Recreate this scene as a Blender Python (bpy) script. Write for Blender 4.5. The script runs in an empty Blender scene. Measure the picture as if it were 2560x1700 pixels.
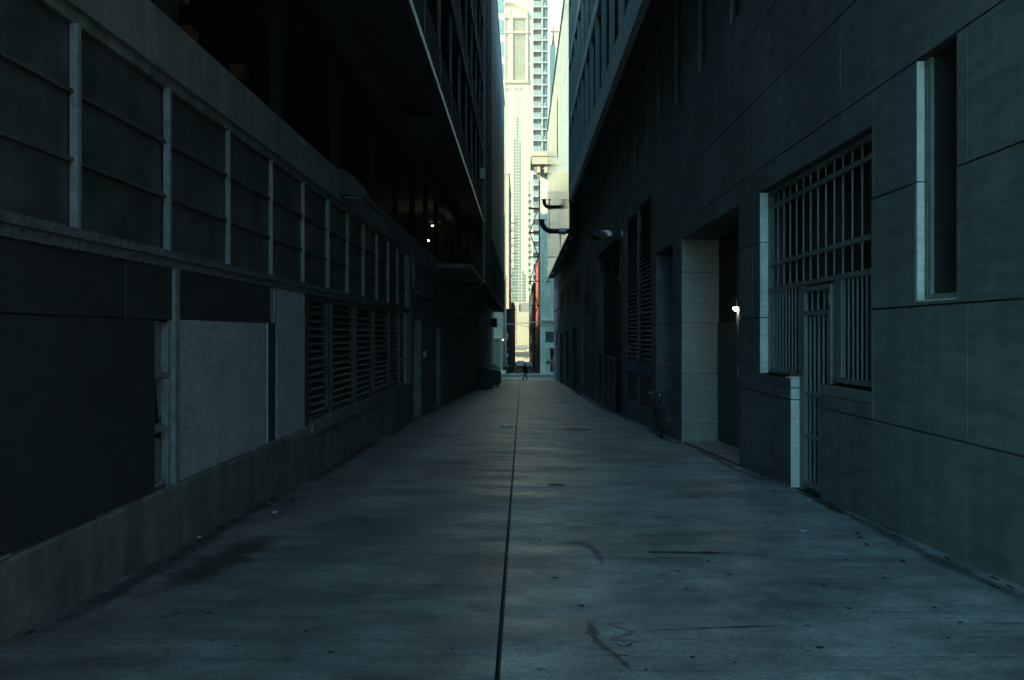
import bpy, bmesh, math, random
from mathutils import Vector, Matrix
R = math.radians
random.seed(7)
sc = bpy.context.scene
COL = sc.collection

# ------------------------------------------------------------------ camera, sky, sun, exposure
# alley runs along +Y, eye at (0,0,1.6); focal 28 mm on a 36 mm frame with a small lens shift
cam_d = bpy.data.cameras.new("camera"); cam = bpy.data.objects.new("camera", cam_d); COL.objects.link(cam)
cam.location = (0, 0, 1.6); cam.rotation_euler = (R(90), 0, 0)
cam_d.sensor_width = 36; cam_d.lens = 28.0; cam_d.shift_x = -0.0090; cam_d.shift_y = -0.0055
cam_d.clip_start = 0.1; cam_d.clip_end = 6000
sc.camera = cam
HAZE = 0.0006
SUN_AZ, SUN_EL = 58.0, 25.0        # azimuth: degrees left of straight behind the camera
w = bpy.data.worlds.new("World"); sc.world = w; w.use_nodes = True
nt = w.node_tree; nt.nodes.clear()
sky = nt.nodes.new("ShaderNodeTexSky"); sky.sky_type = 'NISHITA'; sky.sun_disc = False
sky.sun_elevation = R(SUN_EL); sky.sun_rotation = R(180 + SUN_AZ); sky.air_density = 1.0; sky.dust_density = 3.0; sky.ozone_density = 1.0
mul = nt.nodes.new("ShaderNodeMix"); mul.data_type = 'RGBA'; mul.blend_type = 'MULTIPLY'; mul.inputs[0].default_value = 1.0
mul.inputs[7].default_value = (0.53, 1.38, 1.54, 1)
bg = nt.nodes.new("ShaderNodeBackground"); bg.inputs[1].default_value = 0.15
out = nt.nodes.new("ShaderNodeOutputWorld")
nt.links.new(sky.outputs[0], mul.inputs[6]); nt.links.new(mul.outputs[2], bg.inputs[0]); nt.links.new(bg.outputs[0], out.inputs[0])
sd = bpy.data.lights.new("sun", 'SUN'); sd.energy = 4.6; sd.angle = R(0.5); sd.color = (1.0, 0.80, 0.56)
sun = bpy.data.objects.new("sun", sd); COL.objects.link(sun)
ds = Vector((-math.sin(R(SUN_AZ)) * math.cos(R(SUN_EL)), -math.cos(R(SUN_AZ)) * math.cos(R(SUN_EL)), math.sin(R(SUN_EL))))
sun.rotation_euler = ds.to_track_quat('Z', 'Y').to_euler(); sun.location = (-40, -80, 80)
vs = sc.view_settings
vs.view_transform = 'Standard'; vs.look = 'None'; vs.gamma = 1.0; vs.use_curve_mapping = False; vs.exposure = 1.4
sc.cycles.max_bounces = 10; sc.cycles.diffuse_bounces = 6; sc.cycles.glossy_bounces = 4
sc.cycles.sample_clamp_indirect = 4.0

# ------------------------------------------------------------------ helpers
F, VX, VY, EYE = 1991.1, 1303.0, 836.0, 1.6
def zat(py, Y): return EYE - (py - VY) * Y / F          # height of a point seen at row py at depth Y
def xat(px, Y): return (px - VX) * Y / F                # offset of a point seen at column px at depth Y
def lerp(t, pts):
    if t <= pts[0][0]: return pts[0][1]
    for (a, b), (c, d) in zip(pts, pts[1:]):
        if t <= c: return b + (d - b) * (t - a) / (c - a)
    return pts[-1][1]
HL = [(-30, 1.5), (0, 1.58), (4.54, 1.74), (8.24, 1.88), (16, 2.12), (21.6, 2.27), (29.3, 2.60), (43, 3.22), (55, 3.78), (64, 4.1), (81, 4.62), (101, 4.95), (176, 7.8), (320, 11.1), (600, 12)]
HR = [(-30, 1.5), (0, 1.60), (5.6, 1.77), (9.35, 1.93), (12.8, 2.13), (17.5, 2.37), (28.5, 2.85), (43, 3.28), (53.4, 3.74), (64, 4.06), (81, 4.65), (101, 4.95), (176, 7.8), (320, 11.1), (600, 12)]
def gz(x, y):
    t = min(1, max(0, (x + 2.97) / 6.5))
    return EYE - ((1 - t) * lerp(y, HL) + t * lerp(y, HR))

def mat(name, c1, c2=None, rough=0.85, scale=3.0, stretch=(1, 1, 1), bump=0.15, bscale=40, metal=0.0, grime=0.25, gscale=0.6,
        gcol=0.45, spec=0.5, lo=0.35, hi=0.65, streak=0.0, emit=None, estr=0, var=0.0):
    m = bpy.data.materials.new(name); m.use_nodes = True
    N = m.node_tree.nodes; L = m.node_tree.links
    b = N["Principled BSDF"]; b.inputs["Roughness"].default_value = rough; b.inputs["Metallic"].default_value = metal
    b.inputs["Specular IOR Level"].default_value = spec
    if c2 is None: c2 = tuple(v * 0.75 for v in c1)
    geo = N.new("ShaderNodeNewGeometry")
    mp = N.new("ShaderNodeMapping"); mp.inputs["Scale"].default_value = stretch
    L.new(geo.outputs["Position"], mp.inputs[0])
    n1 = N.new("ShaderNodeTexNoise"); n1.inputs["Scale"].default_value = scale; n1.inputs["Detail"].default_value = 6; n1.inputs["Roughness"].default_value = 0.65
    L.new(mp.outputs[0], n1.inputs["Vector"])
    rp = N.new("ShaderNodeValToRGB"); rp.color_ramp.elements[0].position = lo; rp.color_ramp.elements[1].position = hi
    rp.color_ramp.elements[0].color = (*c2, 1); rp.color_ramp.elements[1].color = (*c1, 1)
    L.new(n1.outputs["Fac"], rp.inputs[0])
    col = rp.outputs[0]
    if grime > 0:
        n2 = N.new("ShaderNodeTexNoise"); n2.inputs["Scale"].default_value = gscale; n2.inputs["Detail"].default_value = 8; n2.inputs["Roughness"].default_value = 0.7
        L.new(geo.outputs["Position"], n2.inputs["Vector"])
        r2 = N.new("ShaderNodeValToRGB"); r2.color_ramp.elements[0].position = 0.38; r2.color_ramp.elements[1].position = 0.62
        r2.color_ramp.elements[0].color = (gcol, gcol, gcol, 1); r2.color_ramp.elements[1].color = (1, 1, 1, 1)
        L.new(n2.outputs["Fac"], r2.inputs[0])
        mx = N.new("ShaderNodeMix"); mx.data_type = 'RGBA'; mx.blend_type = 'MULTIPLY'; mx.inputs[0].default_value = grime
        L.new(col, mx.inputs[6]); L.new(r2.outputs[0], mx.inputs[7]); col = mx.outputs[2]
    if streak > 0:                                   # rain streaks: noise drawn out along z
        ms = N.new("ShaderNodeMapping"); ms.inputs["Scale"].default_value = (3.5, 3.5, 0.22); L.new(geo.outputs["Position"], ms.inputs[0])
        n3 = N.new("ShaderNodeTexNoise"); n3.inputs["Scale"].default_value = 1.6; n3.inputs["Detail"].default_value = 7; L.new(ms.outputs[0], n3.inputs["Vector"])
        r3 = N.new("ShaderNodeValToRGB"); r3.color_ramp.elements[0].position = 0.42; r3.color_ramp.elements[1].position = 0.58
        r3.color_ramp.elements[0].color = (0.42, 0.4, 0.38, 1); r3.color_ramp.elements[1].color = (1, 1, 1, 1); L.new(n3.outputs["Fac"], r3.inputs[0])
        mx = N.new("ShaderNodeMix"); mx.data_type = 'RGBA'; mx.blend_type = 'MULTIPLY'; mx.inputs[0].default_value = streak
        L.new(col, mx.inputs[6]); L.new(r3.outputs[0], mx.inputs[7]); col = mx.outputs[2]
    if var:
        oi = N.new('ShaderNodeObjectInfo'); mr = N.new('ShaderNodeMapRange'); mr.inputs[3].default_value = 1 - var; mr.inputs[4].default_value = 1 + var; L.new(oi.outputs['Random'], mr.inputs[0])
        sv = N.new('ShaderNodeVectorMath'); sv.operation = 'SCALE'; L.new(col, sv.inputs[0]); L.new(mr.outputs[0], sv.inputs['Scale']); col = sv.outputs[0]
    L.new(col, b.inputs["Base Color"])
    if bump > 0:
        nb = N.new("ShaderNodeTexNoise"); nb.inputs["Scale"].default_value = bscale; nb.inputs["Detail"].default_value = 4
        L.new(mp.outputs[0], nb.inputs["Vector"])
        bp = N.new("ShaderNodeBump"); bp.inputs["Strength"].default_value = bump; bp.inputs["Distance"].default_value = 0.02
        L.new(nb.outputs["Fac"], bp.inputs["Height"]); L.new(bp.outputs[0], b.inputs["Normal"])
    if emit:
        b.inputs["Emission Color"].default_value = (*emit, 1); b.inputs["Emission Strength"].default_value = estr
    return m
def g(v, t=0.0): return (v * (1 + t), v, v * (1 - t))

M = {}
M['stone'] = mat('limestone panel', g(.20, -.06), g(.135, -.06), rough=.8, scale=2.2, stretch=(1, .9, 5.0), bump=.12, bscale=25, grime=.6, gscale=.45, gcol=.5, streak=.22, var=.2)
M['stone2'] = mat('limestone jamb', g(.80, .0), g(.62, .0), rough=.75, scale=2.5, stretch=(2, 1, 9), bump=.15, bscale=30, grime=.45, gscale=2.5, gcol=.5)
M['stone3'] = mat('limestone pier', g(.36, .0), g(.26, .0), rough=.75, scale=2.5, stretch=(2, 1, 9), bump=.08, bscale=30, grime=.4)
M['joint'] = mat('dark mortar joint', g(.06), g(.04), rough=.95)
M['joint_wall'] = mat('recessed stone backing', g(.09), g(.06), rough=.95)
M['conc'] = mat('old board marked concrete', g(.22, .04), g(.13, .05), rough=.9, scale=4, bump=.4, bscale=22, grime=.6, gscale=1.1, gcol=.4, streak=.45)
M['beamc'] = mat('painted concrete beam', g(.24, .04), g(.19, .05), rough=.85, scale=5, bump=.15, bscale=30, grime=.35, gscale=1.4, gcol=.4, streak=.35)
M['dkboard'] = mat('dark painted board', g(.040), g(.028), rough=.65, scale=8, bump=.12, bscale=90, grime=.4)
M['pane'] = mat('painted over pane', g(.085), g(.045), rough=.5, scale=2.6, bump=.08, bscale=60, grime=.5, gscale=1.3, gcol=.5)
M['osb'] = mat('strand board painted grey', g(.46, -.07), g(.30, -.07), rough=.7, scale=16, stretch=(1, .7, 1.5), bump=.5, bscale=28, grime=.3, gscale=2)
M['sash'] = mat('worn grey steel sash', g(.24, -.03), g(.16, -.03), rough=.6, scale=14, bump=.25, bscale=70, grime=.45, gscale=7, gcol=.35, lo=.25, hi=.5)
M['bar'] = mat('dark sash bar', g(.10), g(.06), rough=.7, scale=14, grime=.4)
M['sillm'] = mat('flaking dark sill', g(.16), g(.08), rough=.8, scale=18, bump=.4, grime=.5, gscale=5, gcol=.4, lo=.4, hi=.6)
M['louv'] = mat('dark louvre metal', g(.075), g(.05), rough=.5, scale=6, bump=.1, grime=.3)
M['black'] = mat('black void', g(.006), g(.004), rough=.9, bump=0, grime=0)
M['dkmetal'] = mat('black painted metal', g(.02), g(.012), rough=.45, scale=9, bump=.1, grime=.3)
M['grille'] = mat('grey painted steel bars', g(.23, -.04), g(.17, -.04), rough=.5, scale=9, bump=.06, grime=.25, gscale=3)
M['galv'] = mat('galvanised duct', g(.45), g(.30), rough=.32, metal=.85, scale=7, bump=.1, grime=.3, gscale=4)
M['castiron'] = mat('black cast iron pipe', g(.02), g(.012), rough=.5, scale=10, bump=.1)
M['paint_lt'] = mat('pale painted steel', g(.5), g(.4), rough=.5, grime=.3, gscale=4)
M['dkglass'] = mat('dark window glass', g(.012), g(.010), rough=.35, bump=0, grime=0, spec=.35)
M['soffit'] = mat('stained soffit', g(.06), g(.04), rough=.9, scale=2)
M['cream'] = mat('cream tower stone', (.52, .45, .315), (.48, .415, .29), rough=.8, scale=.4, bump=0, grime=.12, gscale=.05, gcol=.7)
M['tglass'] = mat('tower glass dark', (.07, .17, .19), (.05, .12, .14), rough=.25, bump=0, grime=.3, gscale=.3)
M['tglass2'] = mat('tower glass pale reflection tint', (.37, .40, .33), (.31, .34, .29), rough=.35, bump=0, grime=.2, gscale=.3)  # pale reflection and washed haze painted into the tower glass colour
M['white'] = mat('white facade paint', (.66, .60, .50), (.60, .545, .45), rough=.7, scale=.8, bump=0, grime=.25, gscale=.6, gcol=.6)
M['bglass'] = mat('balcony glass', (.26, .34, .33), (.18, .25, .25), rough=.3, bump=0, grime=.2)
M['orange'] = mat('orange painted brick', (.62, .12, .05), (.50, .09, .04), rough=.8, scale=3, bump=.2, bscale=8, grime=.3, gscale=1)
M['brown'] = mat('brown brick', (.06, .045, .038), (.042, .032, .028), rough=.9, scale=5, bump=.3, bscale=10, grime=.4)
M['yellow'] = mat('yellow bollard paint', (.85, .45, .02), (.75, .38, .02), rough=.45, grime=.3, gscale=4, bump=0)
M['plastic'] = mat('white plastic bag', g(.88), g(.8), rough=.35, bump=.6, bscale=25, grime=.2)
M['pink'] = mat('pinkish painted pipe', (.30, .19, .18), (.24, .15, .14), rough=.7)
M['rubber'] = mat('tyre rubber', g(.018), g(.012), rough=.75)
M['carp'] = mat('silver car paint', g(.38), g(.35), rough=.25, metal=.3, bump=0, grime=.2, gscale=3)
M['carr'] = mat('maroon car paint', (.07, .02, .025), (.06, .018, .02), rough=.25, bump=0, grime=.2, gscale=3)
M['cloth'] = mat('black clothing', g(.014), g(.009), rough=.95, scale=12, bump=.4, bscale=30)
M['jean'] = mat('denim sleeve', (.05, .07, .10), (.035, .05, .07), rough=.95, scale=12, bump=.3)
M['skin'] = mat('skin', (.28, .15, .10), (.24, .12, .08), rough=.6, bump=0, grime=0)
M['hair'] = mat('dark hair', g(.012), g(.008), rough=.7, scale=30, bump=.5, bscale=60)
M['dump'] = mat('dark green dumpster paint', (.02, .035, .04), (.012, .02, .024), rough=.5, scale=7, bump=.2, grime=.5, gscale=3)
M['lid'] = mat('black plastic lid', g(.03), g(.02), rough=.8, bump=.1)
M['red'] = mat('red sign face', (.35, .02, .02), (.3, .02, .02), rough=.4, bump=0)
M['paper'] = mat('crumpled paper', g(.65), g(.5), rough=.8, bump=.4, bscale=60, grime=.3, gscale=8)
M['rust'] = mat('rusty metal', (.20, .08, .035), (.10, .045, .025), rough=.85, scale=14, bump=.3)
M['dirt'] = mat('gutter dirt', g(.045, .1), g(.02, .1), rough=.95, scale=15, bump=.6, bscale=60)
M['asph'] = mat('street asphalt', g(.055), g(.04), rough=.8, scale=8, bump=.3, bscale=60)
M['dark_bldg'] = mat('dark facade cladding', g(.035), g(.025), rough=.9, spec=.15, scale=2)
M['citystone'] = mat('city wall', g(.28, .04), g(.2, .04), rough=.85, scale=1.5, bump=.05)
M['tube'] = mat('lit tube', g(.8), emit=(1.0, .92, .62), estr=4, bump=0, grime=0)
M['lampg'] = mat('lit lamp glass', g(.8), emit=(1.0, .97, .82), estr=26, bump=0, grime=0)
M['tar'] = mat('tar joint filler', g(.010), g(.006), rough=.6, bump=.4)
M['gum'] = mat('old chewing gum', g(.025), g(.018), rough=.8, bump=0)
M['fix'] = mat('unlit fixture lens', g(.35), g(.3), rough=.3, bump=0)

def translucent(m, c):
    N = m.node_tree.nodes; L = m.node_tree.links; t_ = N.new('ShaderNodeBsdfTranslucent'); t_.inputs[0].default_value = (*c, 1); x = N.new('ShaderNodeMixShader'); x.inputs[0].default_value = .6
    L.new(N['Principled BSDF'].outputs[0], x.inputs[1]); L.new(t_.outputs[0], x.inputs[2]); L.new(x.outputs[0], N['Material Output'].inputs[0])
translucent(M['plastic'], g(.9))
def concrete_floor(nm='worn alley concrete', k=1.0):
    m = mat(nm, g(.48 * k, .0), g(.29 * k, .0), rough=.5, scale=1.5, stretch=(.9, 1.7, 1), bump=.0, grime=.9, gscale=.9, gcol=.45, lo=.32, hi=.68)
    N = m.node_tree.nodes; L = m.node_tree.links; b = N["Principled BSDF"]
    geo = N["Geometry"] if "Geometry" in N else [n for n in N if n.type == 'NEW_GEOMETRY'][0]
    base = b.inputs["Base Color"].links[0].from_socket
    def noise(scale, st, detail=5, rough=.6):
        mp = N.new("ShaderNodeMapping"); mp.inputs["Scale"].default_value = st; L.new(geo.outputs["Position"], mp.inputs[0])
        n = N.new("ShaderNodeTexNoise"); n.inputs["Scale"].default_value = scale; n.inputs["Detail"].default_value = detail; n.inputs["Roughness"].default_value = rough
        L.new(mp.outputs[0], n.inputs["Vector"]); return n
    def ramp(src, a, b_, ca, cb):
        r = N.new("ShaderNodeValToRGB"); r.color_ramp.elements[0].position = a; r.color_ramp.elements[1].position = b_
        r.color_ramp.elements[0].color = (*ca, 1); r.color_ramp.elements[1].color = (*cb, 1); L.new(src, r.inputs[0]); return r
    def mult(c, d, f=1.0):
        x = N.new("ShaderNodeMix"); x.data_type = 'RGBA'; x.blend_type = 'MULTIPLY'; x.inputs[0].default_value = f
        L.new(c, x.inputs[6]); L.new(d, x.inputs[7]); return x.outputs[2]
    # sparse dark drag streaks across the alley, small dark flecks, broom lines
    s1 = noise(1.0, (.55, 9.0, 1), 5, .7); r1 = ramp(s1.outputs["Fac"], .30, .42, (.45, .45, .45), (1, 1, 1))
    s2 = noise(6.0, (1.0, 2.6, 1), 3, .5); r2 = ramp(s2.outputs["Fac"], .27, .33, (.35, .35, .35), (1, 1, 1))
    s3 = noise(2.0, (.7, 60.0, 1), 2, .5); r3 = ramp(s3.outputs["Fac"], .35, .65, (.93, .93, .93), (1, 1, 1))
    s4 = noise(55.0, (1, 1, 1), 3, .7); r4 = ramp(s4.outputs["Fac"], .35, .65, (.55, .55, .55), (1.15, 1.15, 1.15))
    s5 = noise(3.2, (1, 1.6, 1), 8, .78); r5 = ramp(s5.outputs["Fac"], .36, .60, (.62, .62, .62), (1.04, 1.04, 1.04))
    c = mult(mult(mult(mult(base, r1.outputs[0]), r2.outputs[0]), r3.outputs[0]), mult(r4.outputs[0], r5.outputs[0]))
    L.new(c, b.inputs["Base Color"])
    ro = noise(1.1, (.5, 2.2, 1), 6, .65); rr = ramp(ro.outputs["Fac"], .35, .65, (.36, .36, .36), (.62, .62, .62)); L.new(rr.outputs[0], b.inputs["Roughness"])
    bp = N.new("ShaderNodeBump"); bp.inputs["Strength"].default_value = .16; bp.inputs["Distance"].default_value = .006
    nb = noise(2.0, (2, 45, 1), 6, .7); L.new(nb.outputs["Fac"], bp.inputs["Height"])
    bp2 = N.new("ShaderNodeBump"); bp2.inputs["Strength"].default_value = .4; bp2.inputs["Distance"].default_value = .003
    L.new(s4.outputs["Fac"], bp2.inputs["Height"]); L.new(bp.outputs[0], bp2.inputs["Normal"]); L.new(bp2.outputs[0], b.inputs["Normal"])
    return m
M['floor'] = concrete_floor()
M['floor_shaded'] = concrete_floor('alley concrete with overhang shade', .66)  # left slabs: shade under the overhang put into a darker concrete colour

def block_mat(name, c1, c2, mortar, bw, bh, axis='y', rough=.85, msize=.012, smooth=.1):
    m = mat(name, c1, c2, rough=rough, scale=2.5, bump=0, grime=.45, gscale=.8, gcol=.5, streak=.3)
    N = m.node_tree.nodes; L = m.node_tree.links; b = N["Principled BSDF"]
    base = b.inputs["Base Color"].links[0].from_socket
    geo = [n for n in N if n.type == 'NEW_GEOMETRY'][0]
    sp = N.new("ShaderNodeSeparateXYZ"); L.new(geo.outputs["Position"], sp.inputs[0])
    cb = N.new("ShaderNodeCombineXYZ"); L.new(sp.outputs[1 if axis == 'y' else 0], cb.inputs[0]); L.new(sp.outputs[2], cb.inputs[1])
    br = N.new("ShaderNodeTexBrick"); L.new(cb.outputs[0], br.inputs["Vector"])
    br.inputs["Color1"].default_value = (1, 1, 1, 1); br.inputs["Color2"].default_value = (.86, .86, .86, 1); br.inputs["Mortar"].default_value = (mortar, mortar, mortar, 1)
    br.inputs["Scale"].default_value = 1; br.inputs["Mortar Size"].default_value = msize; br.inputs["Brick Width"].default_value = bw; br.inputs["Row Height"].default_value = bh; br.inputs["Mortar Smooth"].default_value = smooth
    x = N.new("ShaderNodeMix"); x.data_type = 'RGBA'; x.blend_type = 'MULTIPLY'; x.inputs[0].default_value = 1
    L.new(base, x.inputs[6]); L.new(br.outputs["Color"], x.inputs[7]); L.new(x.outputs[2], b.inputs["Base Color"])
    bp = N.new("ShaderNodeBump"); bp.inputs["Strength"].default_value = .5; bp.inputs["Distance"].default_value = .01; bp.invert = True
    L.new(br.outputs["Fac"], bp.inputs["Height"]); L.new(bp.outputs[0], b.inputs["Normal"])
    return m
M['cmu'] = block_mat('painted concrete block', g(.19), g(.13), .55, .4, .2)
M['tower_white'] = mat('apartment tower panel', g(.42, .03), g(.38, .03), rough=.7, scale=.8, bump=0, grime=.2)
M['whiteblock'] = block_mat('white glazed block', (.88, .82, .70), (.80, .75, .64), .75, .62, .34, axis='x', msize=.03)

def facade_glass(name, tint, r=.06, wav=.35, met=.55, lo=.38, hi=.62, dk=.55):
    m = bpy.data.materials.new(name); m.use_nodes = True
    N = m.node_tree.nodes; L = m.node_tree.links; b = N["Principled BSDF"]
    geo = N.new("ShaderNodeNewGeometry"); mp = N.new("ShaderNodeMapping"); mp.inputs["Scale"].default_value = (1, .9, .10); L.new(geo.outputs["Position"], mp.inputs[0])
    n = N.new("ShaderNodeTexNoise"); n.inputs["Scale"].default_value = .9; n.inputs["Detail"].default_value = 5; n.inputs["Roughness"].default_value = .7; L.new(mp.outputs[0], n.inputs["Vector"])
    rp = N.new("ShaderNodeValToRGB"); rp.color_ramp.elements[0].position = lo; rp.color_ramp.elements[1].position = hi
    rp.color_ramp.elements[0].color = (*[v * dk for v in tint], 1); rp.color_ramp.elements[1].color = (*tint, 1); L.new(n.outputs["Fac"], rp.inputs[0]); L.new(rp.outputs[0], b.inputs["Base Color"])
    b.inputs["Metallic"].default_value = met; b.inputs["Specular IOR Level"].default_value = .5 if met else .15; b.inputs["Roughness"].default_value = r
    oi = N.new('ShaderNodeObjectInfo'); mr = N.new('ShaderNodeMapRange'); mr.inputs[3].default_value = .72; mr.inputs[4].default_value = 1.15; L.new(oi.outputs['Random'], mr.inputs[0])
    mx = N.new('ShaderNodeVectorMath'); mx.operation = 'SCALE'; L.new(rp.outputs[0], mx.inputs[0]); L.new(mr.outputs[0], mx.inputs['Scale']); L.new(mx.outputs[0], b.inputs['Base Color'])
    bp = N.new("ShaderNodeBump"); bp.inputs["Strength"].default_value = wav; bp.inputs["Distance"].default_value = .02; L.new(n.outputs["Fac"], bp.inputs["Height"]); L.new(bp.outputs[0], b.inputs["Normal"])
    return m
M['mirror'] = facade_glass('polished cladding panels', (.135, .155, .14), .07, .5, .6, .42, .58, .5)
M['panelw'] = facade_glass('brushed grey wall panels', (.20, .165, .125), .62, .3, .0)
M['fglass'] = facade_glass('tinted ribbon glass', (.006, .009, .012), .5, .0, .0)

class MB:
    def __init__(s): s.v = []; s.f = []
    def box(s, x0, x1, y0, y1, z0, z1):
        n = len(s.v)
        s.v += [(x0, y0, z0), (x1, y0, z0), (x1, y1, z0), (x0, y1, z0), (x0, y0, z1), (x1, y0, z1), (x1, y1, z1), (x0, y1, z1)]
        s.f += [tuple(n + i for i in q) for q in ((0, 3, 2, 1), (4, 5, 6, 7), (0, 1, 5, 4), (1, 2, 6, 5), (2, 3, 7, 6), (3, 0, 4, 7))]
        return s
    def poly(s, pts):
        n = len(s.v); s.v += [tuple(p) for p in pts]; s.f.append(tuple(range(n, n + len(pts)))); return s
    def prism(s, pts, d):            # closed polygon extruded by vector d
        n = len(s.v); k = len(pts); d = Vector(d)
        s.v += [tuple(p) for p in pts] + [tuple(Vector(p) + d) for p in pts]
        s.f.append(tuple(n + i for i in reversed(range(k)))); s.f.append(tuple(n + k + i for i in range(k)))
        for i in range(k): j = (i + 1) % k; s.f.append((n + i, n + j, n + k + j, n + k + i))
        return s
    def tube(s, pts, r, n=10, cap=True):
        pts = [Vector(p) for p in pts]; rs = r if isinstance(r, (list, tuple)) else [r] * len(pts)
        base = len(s.v); prev = None
        for i, p in enumerate(pts):
            d = (pts[min(i + 1, len(pts) - 1)] - pts[max(i - 1, 0)]).normalized()
            if prev is None: u = d.orthogonal().normalized()
            else: u = (prev - d * prev.dot(d)).normalized()
            prev = u; v = d.cross(u)
            for k in range(n):
                a = 2 * math.pi * k / n; s.v.append(tuple(p + (u * math.cos(a) + v * math.sin(a)) * rs[i]))
        for i in range(len(pts) - 1):
            for k in range(n):
                a = base + i * n + k; b_ = base + i * n + (k + 1) % n; s.f.append((a, b_, b_ + n, a + n))
        if cap:
            s.f.append(tuple(base + k for k in reversed(range(n)))); s.f.append(tuple(base + (len(pts) - 1) * n + k for k in range(n)))
        return s
    def bar(s, p, q, w, h=None):     # square bar
        h = h or w; p, q = Vector(p), Vector(q); d = (q - p).normalized()
        up = Vector((0, 0, 1)) if abs(d.z) < .95 else Vector((0, 1, 0))
        a = d.cross(up).normalized() * w / 2; b_ = a.cross(d).normalized() * h / 2
        s.prism([p - a - b_, p + a - b_, p + a + b_, p - a + b_], q - p); return s
    def mesh(s, name, m, origin=(0, 0, 0), smooth=False):
        o = Vector(origin); me = bpy.data.meshes.new(name); me.from_pydata([tuple(Vector(v) - o) for v in s.v], [], s.f)
        me.materials.append(m); 
        if smooth:
            for p in me.polygons: p.use_smooth = True
        me.validate(); me.update(); return me
    def build(s, name, m, parent=None, smooth=False, origin=None):
        wl = world_loc(parent); og = Vector(origin) if origin is not None else (wl if parent else Vector((0, 0, 0)))
        me = s.mesh(name, m, og, smooth); o = bpy.data.objects.new(name, me); COL.objects.link(o)
        if parent: o.parent = parent
        o.location = og - wl; return o
def world_loc(o):
    v = Vector((0, 0, 0))
    while o: v += o.location; o = o.parent
    return v
def inst(name, me, parent, loc, rot=None):
    o = bpy.data.objects.new(name, me); COL.objects.link(o)
    if parent: o.parent = parent
    o.location = Vector(loc) - world_loc(parent)
    if rot: o.rotation_euler = rot
    return o
def tag(o, label=None, cat=None, group=None, kind=None):
    if label: o['label'] = label
    if cat: o['category'] = cat
    if group: o['group'] = group
    if kind: o['kind'] = kind
    return o
def thing(name, label, cat, loc, group=None):
    o = bpy.data.objects.new(name, None); COL.objects.link(o); o.location = loc; o.empty_display_size = .3
    return tag(o, label, cat, group)
def copy_tree(o, parent=None):
    c = o.copy(); COL.objects.link(c); c.parent = parent
    for ch in list(o.children): copy_tree(ch, c)
    return c
def structure(o, kind='structure'): o['kind'] = kind; return o

def sheet(cells_u, cells_v, holes, face, back, place, mb):
    """wall slab with openings: grid in (u,v), solid cells get a front face at w=face and sides back to w=back"""
    us = sorted(set([round(a, 4) for a in cells_u] + [round(min(max(a, cells_u[0]), cells_u[-1]), 4) for h in holes for a in h[:2]]))
    vs_ = sorted(set([round(a, 4) for a in cells_v] + [round(min(max(a, cells_v[0]), cells_v[-1]), 4) for h in holes for a in h[2:]]))
    def solid(i, j):
        if i < 0 or j < 0 or i >= len(us) - 1 or j >= len(vs_) - 1: return False
        u = (us[i] + us[i + 1]) / 2; v = (vs_[j] + vs_[j + 1]) / 2
        return not any(h[0] < u < h[1] and h[2] < v < h[3] for h in holes)
    n = 0
    for i in range(len(us) - 1):
        for j in range(len(vs_) - 1):
            if not solid(i, j): continue
            n += 1
            a, b_, c, d = us[i], us[i + 1], vs_[j], vs_[j + 1]
            mb.poly([place(a, c, face), place(b_, c, face), place(b_, d, face), place(a, d, face)])
            mb.poly([place(a, c, back), place(a, d, back), place(b_, d, back), place(b_, c, back)])
            if not solid(i - 1, j): mb.poly([place(a, c, face), place(a, d, face), place(a, d, back), place(a, c, back)])
            if not solid(i + 1, j): mb.poly([place(b_, c, face), place(b_, c, back), place(b_, d, back), place(b_, d, face)])
            if not solid(i, j - 1): mb.poly([place(a, c, face), place(a, c, back), place(b_, c, back), place(b_, c, face)])
            if not solid(i, j + 1): mb.poly([place(a, d, face), place(b_, d, face), place(b_, d, back), place(a, d, back)])
    return n
PX = lambda u, v, w_: (w_, u, v)      # wall plane facing along X: u = Y, v = z
PY = lambda u, v, w_: (u, w_, v)      # wall plane facing along Y: u = X, v = z

# ------------------------------------------------------------------ ground, street, pavement
def surf(name, m, xs, ys, dz=0.0, th=0.0, parent=None, fz=gz):
    mb = MB(); nx, ny = len(xs), len(ys)
    for y in ys:
        for x in xs: mb.v.append((x, y, fz(x, y) + dz))
    for j in range(ny - 1):
        for i in range(nx - 1): a = j * nx + i; mb.f.append((a, a + 1, a + nx + 1, a + nx))
    if th:
        n = nx * ny
        for y in ys:
            for x in xs: mb.v.append((x, y, fz(x, y) + dz - th))
        ring = [i for i in range(nx)] + [j * nx + nx - 1 for j in range(1, ny)] + [(ny - 1) * nx + i for i in range(nx - 2, -1, -1)] + [j * nx for j in range(ny - 2, 0, -1)]
        for k in range(len(ring)): a = ring[k]; b_ = ring[(k + 1) % len(ring)]; mb.f.append((a, n + a, n + b_, b_))
    return mb.build(name, m, parent)
def fr(a, b, n): return [a + (b - a) * i / n for i in range(n + 1)]
HY = sorted(set([p[0] for p in HL] + [p[0] for p in HR]))
structure(surf('ground', M['tar'], [-1500, -300, -60, -20, -2.97, 0, 3.53, 20, 60, 300, 1500], [-600, -60] + HY + [900, 2500], dz=-.14))
structure(surf('street_behind', M['asph'], [-60, -2.97, 0, 3.53, 60], [-26, -18, -12, -6.05], dz=-.03))
structure(surf('cross_street', M['asph'], [-60, -2.97, 0, 3.53, 60], [87, 90, 94, 98], dz=-.05))
pave = thing('alley_pavement', None, None, (0, 0, 0)); structure(pave)
js = [-6.0, -1.0, 4.3, 9.62, 14.9, 20.2, 25.5, 30.8, 36.1, 41.4, 46.7, 52, 57.3, 62.6, 67.9, 73.2, 78.5, 83.9]
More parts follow.
